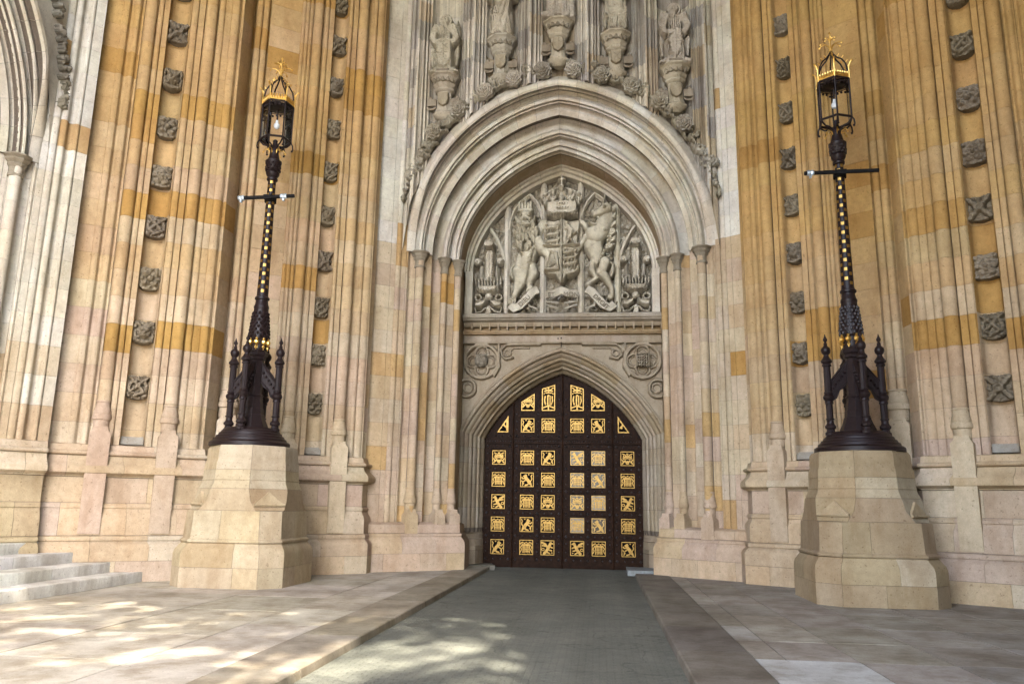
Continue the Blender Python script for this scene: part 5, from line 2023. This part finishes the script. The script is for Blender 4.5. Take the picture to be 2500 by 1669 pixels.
            MB().box(min(sg * 1.665, sg * 2.135), max(sg * 1.665, sg * 2.135), -.046, 0, 3.62, 3.79).build('rail', WOOD, leaf)
            xx = np.linspace(sg * 1.665, sg * 2.135, 7)
            zs0 = [4.33 - (abs(x) - 1.63) * .5 / .34 for x in xx]
            zs0 = [max(3.79, z) for z in zs0]
            V = [(x, -.046, z) for x, z in zip(xx, zs0)] + [(x, -.046, max(z, top(x))) for x, z in zip(xx, zs0)] + [(x, 0, z) for x, z in zip(xx, zs0)]
            F = [(i, i + 1, 8 + i, 7 + i) for i in range(6)] + [(i, i + 1, 15 + i, 14 + i) for i in range(6)]
            link('rail', mesh_of('rail', V, F, WOOD), leaf)
        # iron studs on the frame
        zrail = [.16] + [(p + q) / 2 for p, q in zip(rows, rows[1:])] + [3.40, 3.70]
        zrail[0] = .14
        xst = [(xe[q] + xe[q + 1]) / 2 for q in range(0, len(xe), 2)]
        for z in zrail:
            for x in xst:
                stud(x, z, .042)
            for c in cs:
                for dx in (-.11, .11):
                    stud(c + dx, z, .027)
        for r_ in rows + ([4.02] if key in (-1, 1) else []):
            for x in xst:
                for dz in (-.12, .12):
                    stud(x, r_ + dz, .022)
        if key in (-1, 1):
            for x in xst:
                for z in (4.36, 4.6, 4.8):
                    if z < top(x) - .1:
                        stud(x, z, .026)
        studs.build('stud', STUD, leaf, 40, kind='stuff')
    # transom and astragals
    tr = MB()
    tr.box(-2.36, 2.36, -.09, .02, 3.47, 3.50).box(-2.36, 2.36, -.075, .02, 3.50, 3.585).box(-2.36, 2.36, -.10, .02, 3.585, 3.615)
    tr.build('transom', WOOD, t)
    bd = MB()
    for q in range(60):
        bd.ball((-2.33 + 4.66 * q / 59, -.085, 3.545), .017, 6, 4)
    bd.build('transom_bead', IRON, t, 40, kind='stuff')
    for x in (-1.47, 0, 1.47):
        m = MB()
        m.box(x - .035, x + .035, -.085, .02, -.095, top(x) - .01)
        m.tube([(x, -.09, -.09), (x, -.09, top(x) - .02)], .022, 8)
        m.build('astragal', WOOD, t, 40)
    # dark board closing the opening behind the leaves
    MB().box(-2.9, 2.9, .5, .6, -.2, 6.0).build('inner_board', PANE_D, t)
great_door()

# ------------------------------------------------------------------ lamps on stone plinths
LX, LY = 6.2, 16.25
def lamp_plinth(sgn):
    t = thing('lamp_plinth', 'tapering octagonal stone plinth under the %s lamp post' % ('left' if sgn < 0 else 'right'), 'plinth', (LX * sgn, LY, 0), 'stone plinths under the lamp posts')
    def ring(hw, ch):
        """chamfered square, half width hw, chamfer ch: 8 points"""
        h, c = hw, ch
        return [(h - c, -h), (h, -h + c), (h, h - c), (h - c, h), (-h + c, h), (-h, h - c), (-h, -h + c), (-h + c, -h)]
    O8 = .5858
    lev = [(0.0, 1.16, .36), (.62, 1.16, .36), (.70, 1.14, .355), (.78, 1.085, .34), (.83, 1.05, .33), (.845, 1.07, .335), (.89, 1.075, .335), (.925, 1.03, .325),
           (1.46, 1.005, .32), (1.47, 1.005, .42), (1.66, .985, .53), (1.88, .97, O8 * .97), (1.93, .95, O8 * .95), (2.0, .915, O8 * .915), (2.06, .90, O8 * .90), (2.08, .91, O8 * .91), (2.11, .895, O8 * .895),
           (2.42, .88, O8 * .88), (2.43, .875, O8 * .875), (2.50, .85, O8 * .85), (2.53, .855, O8 * .855), (2.72, .845, O8 * .845), (2.78, .81, O8 * .81)]
    zz = [l[0] for l in lev]
    def at(z):
        return float(np.interp(z, zz, [l[1] for l in lev])), float(np.interp(z, zz, [l[2] for l in lev]))
    courses = [0, .38, .85, 1.47, 1.90, 2.28, 2.78]
    r = random.Random(31 + sgn)
    for ci, (za, zb) in enumerate(zip(courses, courses[1:])):
        zs = [za + (.003 if za else 0)] + [z for z in zz if za + .006 < z < zb - .006] + [zb - .003]
        # stones: each face of the octagon split by joints
        for k in range(8):
            k2 = (k + 1) % 8
            lo = ring(*at(za))
            L = math.hypot(lo[k][0] - lo[k2][0], lo[k][1] - lo[k2][1])
            n = 2 if L > 1.2 else 1
            cut = [0, .5 + r.uniform(-.2, .2), 1] if n == 2 else [0, 1]
            for u0, u1 in zip(cut, cut[1:]):
                V, F = [], []
                for l in (0, .05):
                    for z in zs:
                        hw, ch = at(z)
                        rg = ring(hw - l, max(.02, ch - l * .5))
                        a, b = Vector(rg[k]), Vector(rg[k2])
                        g = .003 / max(.1, (b - a).length)
                        for u in (u0 + g, u1 - g):
                            p = a.lerp(b, u)
                            V.append((p.x, p.y, z))
                m_ = len(zs)
                F = [(2 * q, 2 * q + 1, 2 * q + 3, 2 * q + 2) for q in range(m_ - 1)]
                o_ = 2 * m_
                F += [(0, 1, o_ + 1, o_), (2 * m_ - 2, 2 * m_ - 1, o_ + 2 * m_ - 1, o_ + 2 * m_ - 2)]
                F += [(2 * q, 2 * q + 2, o_ + 2 * q + 2, o_ + 2 * q) for q in range(m_ - 1)] + [(2 * q + 1, 2 * q + 3, o_ + 2 * q + 3, o_ + 2 * q + 1) for q in range(m_ - 1)]
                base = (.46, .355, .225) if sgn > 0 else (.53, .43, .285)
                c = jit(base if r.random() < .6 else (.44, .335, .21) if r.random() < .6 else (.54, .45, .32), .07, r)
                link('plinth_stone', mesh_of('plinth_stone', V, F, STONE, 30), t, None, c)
    V, F = [], []
    for z in zz:
        hw, ch = at(z)
        V += [(x, y, z) for x, y in ring(hw - .02, ch)]
    F = [(8 * i + k, 8 * i + (k + 1) % 8, 8 * i + 8 + (k + 1) % 8, 8 * i + 8 + k) for i in range(len(zz) - 1) for k in range(8)] + [tuple(8 * (len(zz) - 1) + k for k in range(8))]
    link('mortar_bed', mesh_of('mortar_bed', V, F, MORTAR), t)
    # little weathered gablets on the chamfers
    for k in range(4):
        ang = math.pi / 4 + k * math.pi / 2
        m = MB()
        n = 7
        d0 = 1.03 * math.sqrt(2) - .325 / math.sqrt(2) - .02
        V = []
        w_ = .30
        V = [(-w_, 0, 1.60), (w_, 0, 1.60), (0, -.05, 1.84), (-w_, -.24, 1.60), (w_, -.24, 1.60), (0, -.24, 1.84), (-w_ * .9, 0, 1.56), (w_ * .9, 0, 1.56), (-w_ * .9, -.24, 1.56), (w_ * .9, -.24, 1.56)]
        F = [(0, 1, 2), (0, 2, 5, 3), (1, 4, 5, 2), (6, 7, 1, 0), (6, 8, 9, 7)]
        m.add(V, F)
        m.tube([(-w_ - .02, .015, 1.585), (w_ + .02, .015, 1.585)], .032, 6)
        # body of the broach below
        V = [(-.26, -.04, 1.56), (.26, -.04, 1.56), (-.30, .03, 1.30), (.30, .03, 1.30), (-.26, .06, .93), (.26, .06, .93), (-.5, -.2, 1.3), (.5, -.2, 1.3)]
        m.add(V, [(0, 1, 3, 2), (2, 3, 5, 4), (0, 2, 6), (1, 7, 3)])
        R3 = Matrix.Rotation(ang - math.pi / 2, 3, 'Z')
        m.V = [tuple(R3 @ Vector((v[0], v[1] + d0 - .13, v[2]))) for v in m.V]
        m.build('gablet', STONE, t, 35, col=(.53, .42, .27))
    return t
lamp_plinth(-1)
lamp_plinth(1)

def lamp_post():
    t = thing('lamp_post', '', 'lamp post', (0, 0, 2.78))
    z0 = 2.78
    Zs = lambda z: z - z0
    # stepped iron mound
    m = MB()
    m.lathe([(.84, Zs(2.785)), (.84, Zs(2.86)), (.80, Zs(2.89)), (.77, Zs(2.90)), (.755, Zs(2.95)), (.72, Zs(2.96)), (.70, Zs(3.01)), (.665, Zs(3.02)), (.65, Zs(3.07)), (.62, Zs(3.08)), (.60, Zs(3.12)), (.56, Zs(3.14)), (.52, Zs(3.18)), (.2, Zs(3.2))], 16, (0, 0), R(11.25))
    m.build('base', IRON, t, 25)
    # central stem
    m = MB()
    m.lathe([(.34, Zs(3.18)), (.335, Zs(3.24)), (.29, Zs(3.34)), (.255, Zs(3.44)), (.25, Zs(3.47)), (.235, Zs(3.48)), (.225, Zs(3.60)), (.21, Zs(3.62)), (.20, Zs(3.74)), (.185, Zs(3.78)), (.18, Zs(3.86)), (.20, Zs(3.87)), (.20, Zs(3.90)), (.165, Zs(3.92)), (.155, Zs(4.55)), (.15, Zs(4.66)), (.185, Zs(4.68)), (.19, Zs(4.74)), (.225, Zs(4.77)), (.225, Zs(4.83)), (.20, Zs(4.86)), (.2, Zs(4.9))], 8, (0, 0), R(22.5))
    m.build('stem', IRON, t, 25)
    # four turned columns and their pierced braces
    for k in range(4):
        a = k * math.pi / 2
        cx, cy = .52 * math.cos(a), .52 * math.sin(a)
        m = MB()
        m.lathe([(.11, 0), (.11, .05), (.085, .07), (.075, .12), (.105, .14), (.11, .18), (.085, .21), (.07, .24), (.07, .30), (.085, .31), (.085, .33), (.07, .34), (.068, .62), (.085, .63), (.085, .66), (.075, .68), (.105, .72), (.115, .76), (.095, .80), (.075, .82), (.09, .84), (.09, .86), (.075, .87), (.07, 1.38), (.09, 1.39), (.09, 1.42), (.075, 1.44), (.11, 1.47), (.112, 1.50), (.075, 1.55), (.05, 1.60), (.05, 1.62)], 10)
        c = m.build('turned_column', IRON, t, 35, (cx, cy, Zs(3.12)))
        m = MB()
        m.lathe([(.05, 1.62), (.085, 1.66), (.098, 1.71), (.085, 1.76), (.045, 1.80), (.035, 1.83), (.042, 1.85), (.025, 1.87), (.022, 1.89), (.042, 1.92), (.045, 1.945), (.025, 1.98), (.012, 2.02), (.008, 2.05)], 10)
        m.build('finial', IRON, c, 35)
        m = MB()
        P = [(.14, 4.62), (.14, 4.18), (.22, 4.06), (.30, 4.02), (.37, 3.86), (.46, 3.80), (.46, 4.22)]
        V = [(x, -.035, Zs(z)) for x, z in P] + [(x, .035, Zs(z)) for x, z in P]
        n = len(P)
        m.add(V, [tuple(range(n)), tuple(range(2 * n - 1, n - 1, -1))] + [(i, (i + 1) % n, n + (i + 1) % n, n + i) for i in range(n)])
        for s_ in (-1, 1):
            m.tube([(.16, s_ * .04, Zs(4.58)), (.46, s_ * .04, Zs(4.2))], .022, 5)
            m.tube([(.15, s_ * .04, Zs(4.2)), (.30, s_ * .04, Zs(4.05)), (.44, s_ * .04, Zs(3.83))], .018, 5)
            for q in range(5):
                u = q / 4
                m.ball((.19 + .24 * u, s_ * .04, Zs(4.38 - .32 * u)), .034, 6, 4)
        R3 = Matrix.Rotation(a, 3, 'Z')
        m.V = [tuple(R3 @ Vector(v)) for v in m.V]
        m.build('brace', IRON, t, 30)
    # gilt crowns band
    m = MB()
    for k in range(8):
        a = k * math.pi / 4 + .2
        x, y = .205 * math.cos(a), .205 * math.sin(a)
        m.ball((x, y, Zs(5.05)), .058, 7, 5, 1.1)
        m.ball((x * .98, y * .98, Zs(5.13)), .03, 6, 4)
        m.ball((x * .98, y * .98, Zs(4.95)), .035, 6, 4)
        m.tube([(x, y, Zs(4.97)), (x, y, Zs(4.88))], .013, 5)
        m.tube([(x - .03 * math.sin(a), y + .03 * math.cos(a), Zs(4.93)), (x + .03 * math.sin(a), y - .03 * math.cos(a), Zs(4.93))], .012, 5)
    m.build('gilt_crown_band', GOLD, t, 40)
    # carved sleeve
    m = MB()
    m.lathe([(.175, Zs(4.88)), (.175, Zs(5.10)), (.21, Zs(5.14)), (.215, Zs(5.20)), (.19, Zs(5.45)), (.16, Zs(5.75)), (.155, Zs(5.82)), (.165, Zs(5.84)), (.165, Zs(5.88)), (.14, Zs(5.92)), (.13, Zs(6.02)), (.16, Zs(6.04)), (.16, Zs(6.08)), (.13, Zs(6.10)), (.125, Zs(6.14))], 16)
    for j in range(8):
        for k in range(12):
            a = 2 * math.pi * (k + .5 * (j % 2)) / 12
            z = 5.18 + .075 * j
            rad = float(np.interp(z, [5.14, 5.2, 5.45, 5.75], [.21, .215, .19, .16]))
            m.ball((rad * math.cos(a), rad * math.sin(a), Zs(z)), .033, 5, 4, 1.25)
    m.build('carved_sleeve', IRON, t, 35)
    # tapering shaft with gilt squares
    m = MB()
    m.lathe([(.122, Zs(6.14)), (.085, Zs(8.86))], 16)
    m.build('shaft', IRON, t, 40)
    m = MB()
    nrow = 27
    for j in range(nrow):
        z = 6.22 + (8.80 - 6.22) * j / (nrow - 1)
        rad = float(np.interp(z, [6.14, 8.86], [.122, .085])) + .004
        for k in range(4):
            a = k * math.pi / 2 + (math.pi / 4 if j % 2 else 0) + .35
            hw = .030
            for (dx, dz) in ((-.55, -.55), (.55, -.55), (-.55, .55), (.55, .55), (0, 0)):
                q = .55 if (dx or dz) else .5
                cxx, czz = dx * hw, dz * hw
                w2 = hw * q
                V = []
                for (ux, uz) in ((-1, -1), (1, -1), (1, 1), (-1, 1)):
                    lx = cxx + ux * w2
                    ang = a + lx / rad
                    rr = rad + (.004 if not dx else .0)
                    V.append((rr * math.cos(ang), rr * math.sin(ang), Zs(z + czz + uz * w2)))
                m.add(V, [(0, 1, 2, 3)])
    m.build('gilt_square', GILT, t, None, kind='stuff')
    # cap below the lantern
    m = MB()
    m.lathe([(.085, Zs(8.84)), (.12, Zs(8.86)), (.125, Zs(8.90)), (.10, Zs(8.93)), (.145, Zs(8.99)), (.155, Zs(9.04)), (.13, Zs(9.08)), (.16, Zs(9.12)), (.165, Zs(9.26)), (.185, Zs(9.29)), (.185, Zs(9.33)), (.14, Zs(9.36)), (.115, Zs(9.44)), (.10, Zs(9.52)), (.105, Zs(9.60)), (.07, Zs(9.66)), (.05, Zs(9.80)), (.055, Zs(9.84)), (.03, Zs(9.87))], 12)
    for j in range(3):
        for k in range(10):
            a = 2 * math.pi * (k + .5 * (j % 2)) / 10
            m.ball((.155 * math.cos(a), .155 * math.sin(a), Zs(9.11 + .07 * j)), .032, 5, 4)
    m.build('cap', IRON, t, 35)
    # lantern
    ln = bpy.data.objects.new('lantern', None)
    COL.objects.link(ln)
    ln.parent = t
    LB, LT, RB, RT = 9.84, 10.72, .345, .345
    hexa = [(math.cos(R(60 * k + 20)), math.sin(R(60 * k + 20))) for k in range(6)]
    m = MB()
    for k in range(6):
        a, b = hexa[k], hexa[(k + 1) % 6]
        m.tube([(a[0] * RB, a[1] * RB, Zs(LB)), (b[0] * RB, b[1] * RB, Zs(LB))], .026, 6)
        m.tube([(a[0] * RT, a[1] * RT, Zs(LT)), (b[0] * RT, b[1] * RT, Zs(LT))], .026, 6)
        m.tube([(a[0] * RT, a[1] * RT, Zs(LT - .05)), (b[0] * RT, b[1] * RT, Zs(LT - .05))], .012, 5)
        m.tube([(a[0] * RB, a[1] * RB, Zs(LB - .02)), (a[0] * RT, a[1] * RT, Zs(LT))], .018, 6)
        # ogee crown ribs
        m.tube([(a[0] * q, a[1] * q, Zs(z)) for q, z in ((.33, LT + .02), (.325, LT + .22), (.30, LT + .38), (.22, LT + .52), (.12, LT + .60), (.05, LT + .70), (.02, LT + .78))], .017, 6)
        # brackets underneath
        m.tube([(a[0] * q, a[1] * q, Zs(z)) for q, z in ((.06, 9.62), (.16, 9.70), (.26, 9.72), (.32, 9.78), (.345, 9.84))], .02, 6)
        m.tube([(a[0] * q, a[1] * q, Zs(z)) for q, z in ((.345, 9.84), (.39, 9.76), (.40, 9.66), (.37, 9.62))], .017, 6)
        m.ball((a[0] * .38, a[1] * .38, Zs(9.63)), .028, 6, 4)
        # small pierced trellis under the top rim
        for q in range(4):
            u = (q + .5) / 4
            x, y = a[0] * (1 - u) + b[0] * u, a[1] * (1 - u) + b[1] * u
            m.ball((x * RT, y * RT, Zs(LT - .085 - .03 * (q in (0, 3)))), .03, 6, 4)
    m.build('frame', IRON, ln, 35)
    m = MB()
    for k in range(6):
        a, b = hexa[k], hexa[(k + 1) % 6]
        m.tube([(a[0] * .36, a[1] * .36, Zs(LT)), (a[0] * .36, a[1] * .36, Zs(LT + .26)), (a[0] * .39, a[1] * .39, Zs(LT + .36)), (a[0] * .43, a[1] * .43, Zs(LT + .40))], .016, 6)
        m.ball((a[0] * .43, a[1] * .43, Zs(LT + .40)), .026, 6, 4)
        for q in range(6):
            u = (q + .5) / 6
            x, y = a[0] * (1 - u) + b[0] * u, a[1] * (1 - u) + b[1] * u
            m.ball((x * .345, y * .345, Zs(LT + .085)), .033, 6, 4, 1.3)
            m.ball((x * .345, y * .345, Zs(LT + .15)), .018, 5, 4, 1.6)
        m.tube([(a[0] * .345, a[1] * .345, Zs(LT + .045)), (b[0] * .345, b[1] * .345, Zs(LT + .045))], .014, 5)
        for q, z in ((.34, .30), (.30, .40), (.22, .54), (.13, .62)):
            m.tube([(a[0] * q, a[1] * q, Zs(LT + z)), (a[0] * (q + .045), a[1] * (q + .045), Zs(LT + z + .05))], .013, 5)
        # curled gilt leaves under the lantern
        m.tube([(a[0] * q, a[1] * q, Zs(z)) for q, z in ((.08, 9.50), (.12, 9.60), (.20, 9.62), (.24, 9.55))], .012, 5)
        m.ball((a[0] * .245, a[1] * .245, Zs(9.54)), .026, 6, 4)
    m.build('gilt_cresting', GOLD, ln, 35, kind='stuff')
    m = MB()
    zt = LT + .76
    m.tube([(0, 0, Zs(zt - .02)), (0, 0, Zs(zt + .50))], [.026, .010], 6)
    m.ball((0, 0, Zs(zt)), .045, 6, 4)
    m.ball((0, 0, Zs(zt + .47)), .028, 6, 4)
    for k in range(6):
        a = hexa[k]
        hh = .0 if k % 2 else .06
        m.tube([(a[0] * q, a[1] * q, Zs(zt + z + hh)) for q, z in ((.01, .02), (.05, .12), (.12, .18), (.20, .18), (.24, .15))], .010, 5)
        m.ball((a[0] * .245, a[1] * .245, Zs(zt + .145 + hh)), .024, 5, 4)
        m.tube([(a[0] * q, a[1] * q, Zs(zt + z)) for q, z in ((.005, .26), (.04, .33), (.09, .35), (.11, .33))], .008, 5)
        m.ball((a[0] * .11, a[1] * .11, Zs(zt + .33)), .02, 5, 4)
    m.build('gilt_finial', GOLD, ln, 35)
    for k in range(6):
        a, b = hexa[k], hexa[(k + 1) % 6]
        q = .335
        V = [(a[0] * q, a[1] * q, Zs(LB)), (b[0] * q, b[1] * q, Zs(LB)), (b[0] * q, b[1] * q, Zs(LT)), (a[0] * q, a[1] * q, Zs(LT))]
        link('glass_pane', mesh_of('glass_pane', V, [(0, 1, 2, 3)], GLASS), ln)
    m = MB()
    m.ball((0, 0, Zs(10.22)), .072, 12, 8, 1.1)
    m.lathe([(.045, Zs(10.27)), (.032, Zs(10.33)), (.03, Zs(10.36))], 10)
    m.build('bulb', BULB, ln, 60)
    m = MB()
    m.lathe([(.02, Zs(10.35)), (.022, Zs(10.45)), (.02, Zs(10.62)), (.2, Zs(10.66)), (.3, Zs(10.70)), (.05, Zs(10.71))], 10)
    m.build('lamp_holder', IRON, ln, 40)
    # black bar clamped across the shaft
    return t
lp = lamp_post()
lamps = [lp, copy_tree(lp)]
for sgn, o in ((-1, lamps[0]), (1, lamps[1])):
    o.location = (LX * sgn + (.03 if sgn > 0 else -.1), LY, 2.78)
    o['group'] = 'pair of lantern posts'
    o['label'] = 'dark iron lamp post with gilt lantern in front of the %s pier' % ('left' if sgn < 0 else 'right')
    zb = (8.40 if sgn < 0 else 8.62) - 2.78
    m = MB()
    l0, l1 = (-.70, .62) if sgn < 0 else (-.76, .74)
    tilt = .015
    m.tube([(l0, -.16, zb + l0 * tilt), (l1, -.16, zb + l1 * tilt)], .046, 8)
    m.lathe([(.135, zb - .07), (.135, zb + .06)], 10)
    m.box(-.09, .09, -.2, -.08, zb - .05, zb + .05)
    bar = m.build('crossbar', STEEL, o, 40)
    for x in ((l0 + .08, .38) if sgn < 0 else (l0 + .12,)):
        k = MB()
        k.lathe([(.06, -.07), (.065, -.03), (.055, .0), (.068, .04), (.055, .07)], 7)
        R3 = Matrix.Rotation(R(90), 3, 'Y')
        k.V = [tuple(R3 @ Vector(v)) for v in k.V]
        k.box(-.02, .02, -.03, .03, -.11, -.05)
        k.build('tape_wrap', TAPE, bar, None, (x, -.16, zb + x * tilt))

# ------------------------------------------------------------------ side arch wall on the left and its white steps
side = thing('side_arch', 'weathered grey white moulded arch at the left edge beside the steps', 'arch', (-10.2, 14.0, 0))
def side_low(z):
    return jit((.50, .39, .235), .05) if z < 1.9 else jit(CREAM, .05)
arch_wall(side, 1, TURN, tall=15.0, zpl=2.76, prof=ZPL, courses=(0, .41, .92, 1.57, 2.09, 2.53, 2.78), base=(1.0, 2.9, 3.6), lowcol=side_low, ncap=1, pale=True,
          pverts=[FB.xy((-.12, 0)), FB.xy((2.42, 0)), (2.88, 22.4)])
def side_fill():
    # flank that closes the gap against the pier and the wall above the arch
    p0 = FA.xy((3.06, -.02))
    pts = [(-p0[0], p0[1]), (-9.99, 14.72)]
    m = MB()
    V = [(x, y, z) for z in (2.7, 15.6) for x, y in pts]
    m.add(V, [(0, 1, 3, 2)])
    m.build('flank', STONE, side, col=GREYW)
    V, F = [], []
    ah = aY((.62, .0))[0]
    n = 24
    for q in range(n):
        x, z = great_arch(ah, q / (n - 1))
        a = TURN(x, 20.1)
        V += [(a[0], a[1], z), (a[0], a[1], 15.6)]
    F = [(2 * i, 2 * i + 2, 2 * i + 3, 2 * i + 1) for i in range(n - 1)]
    link('spandrel_wall', mesh_of('spandrel_wall', V, F, STONE), side, None, GREYW)
    a, b = TURN(4.3, 20.1), TURN(4.1, 20.1)
    rr = random.Random(3)
    for q in range(9):
        t = .08 + .04 * q
        x, z = great_arch(ah + .16, t)
        p = TURN(x, 20.02)
        f = HF(-.17, .17, -.22, .22, .0175)
        for k in range(7):
            f.ball(rr.uniform(-.08, .08), rr.uniform(-.14, .14), rr.uniform(.05, .08), .9, rr.uniform(0, .05))
        f.lumps(.02, 60, q, 1.5)
        o = link('carved_foliage', f.mesh('carved_foliage', CARVED, 0, .1, 60), side, (p[0], p[1], z + .9), jit((.36, .33, .27), .1))
        o.rotation_euler = (0, 0, R(90))
side_fill()
for c in side.children:
    c.location -= Vector((-10.2, 14.0, 0))

def steps():
    t = thing('stone_steps', 'short flight of white stone steps at the left edge', 'steps', (-9.0, 11.0, 0))
    rr = random.Random(6)
    fx = [-8.22, -8.72, -9.28, -9.84, -10.4]
    for i in range(4):
        z0, z1 = .20 * i, .20 * (i + 1)
        # each tread runs into the splayed pier plinth
        yend = 15.92 - (-fx[i] - 8.22) * .78 + .25
        cuts = [5.5, 8.6, 11.3 + rr.uniform(-.3, .3), 13.7 + rr.uniform(-.3, .3), yend]
        for a, b in zip(cuts, cuts[1:]):
            x0, x1 = fx[i], fx[i + 1] - .35
            m = MB()
            e = .003
            pr = [(x0, z0 + .002), (x0, z1 - .02), (x0 - .006, z1 - .006), (x0 - .02, z1), (x1, z1)]
            n = len(pr)
            V = [(x, a + e, z) for x, z in pr] + [(x, b - e, z) for x, z in pr]
            m.add(V, [(k, k + 1, n + k + 1, n + k) for k in range(n - 1)] + [tuple(range(n)), tuple(range(2 * n - 1, n - 1, -1))])
            m.build('step', PAVE, t, 30, (9.0, -11.0, 0), col=jit((.86, .86, .83), .03, rr))
    MB().box(-14.0, -10.5, 5.5, 14.6, .1, .795).build('landing', PAVE, t, loc=(9.0, -11.0, 0), col=(.55, .53, .48))
steps()

# ------------------------------------------------------------------ unseen rest of the porch, partly shaped for the light: roof, side and front walls, trees outside
def porch():
    o = MB().box(-16, 16, -3.6, 24.5, 23.6, 24.2).build('ceiling', STONE, col=BEIGE)
    o['kind'] = 'structure'
    t = thing('porch_wall', 'plain unseen outer walls of the porch, added and shaped for the light', 'wall', (0, -3.2, 0))
    m = MB()
    m.box(-16, -10.6, -3.6, -2.6, -.1, 23.6).box(3.2, 16, -3.6, -2.6, -.1, 23.6).box(-10.6, 3.2, -3.6, -2.6, 23.0, 23.6)  # unseen; opening narrowed on the right to darken that side
    m.build('shading_front_wall', STONE, t, loc=(0, 3.2, 0), col=BEIGE)
    MB().box(-16, 16, 24.3, 24.5, -.1, 23.6).box(-16, -15.8, 16, 24.3, -.1, 23.6).box(15.8, 16, 15, 24.3, -.1, 23.6).build('back_wall', STONE, t, loc=(0, 3.2, 0), col=BEIGE)  # unseen, added so that no sky leaks through gaps in the masonry
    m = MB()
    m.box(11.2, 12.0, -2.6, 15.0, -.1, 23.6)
    m.build('side_wall', STONE, t, loc=(0, 3.2, 0), col=(.34, .27, .2))  # unseen right wall, coloured dark to cut the light it bounces
    m = MB()
    m.box(-14.5, -13.9, -2.6, 16, -.1, 23.6).box(-11.2, -10.6, -2.6, 4.0, -.1, 23.6)
    m.build('side_wall', STONE, t, loc=(0, 3.2, 0), col=BEIGE)
porch()

def tree(x, y, h, r, n, seed, label):
    t = thing('plane_tree', label, 'tree', (x, y, 0), 'trees outside the porch')
    rr = random.Random(seed)
    m = MB()
    m.tube([(0, 0, -.2), (.1, .05, h * .25), (-.1, .1, h * .5), (.1, 0, h * .8)], [.42, .34, .24, .08], 10)
    for k in range(9):
        a = rr.uniform(0, 6.28)
        z = h * rr.uniform(.35, .7)
        L = r * rr.uniform(.6, .95)
        m.tube([(0, 0, z), (L * .5 * math.cos(a), L * .5 * math.sin(a), z + L * .3), (L * math.cos(a), L * math.sin(a), z + L * .55)], [.14, .09, .03], 6)
    m.build('trunk', BARK, t, 40)
    g = np.random.RandomState(seed)
    V, F = [], []
    cl = []
    for k in range(60):
        d = g.normal(size=3)
        d /= np.linalg.norm(d)
        q = g.uniform(.3, 1) ** .6
        cl.append((d[0] * r * q, d[1] * r * q, h * .80 + d[2] * h * .2 * q, r * g.uniform(.16, .34)))
    for k in range(n):
        c = cl[g.randint(len(cl))]
        d = g.normal(size=3)
        d *= c[3] / np.linalg.norm(d) * g.uniform(.2, 1) ** .5
        p = Vector((c[0] + d[0], c[1] + d[1], c[2] + d[2]))
        a = Vector(g.normal(size=3)).normalized()
        b = a.orthogonal().normalized()
        s_ = g.uniform(.13, .24)
        b2 = a.cross(b)
        i = len(V)
        V += [tuple(p + b * s_), tuple(p + b2 * s_ * .7), tuple(p - b * s_), tuple(p - b2 * s_ * .7)]
        F.append((i, i + 1, i + 2, i + 3))
    link('crown', mesh_of('crown', V, F, LEAF), t, kind='stuff')
tree(1.2, -10.5, 35, 8.0, 23000, 1, 'tall leafy plane tree outside the porch, nearest the arch')
tree(20.0, -16.0, 28, 7.0, 12000, 3, 'tall leafy plane tree outside the porch, to the right behind the viewer')
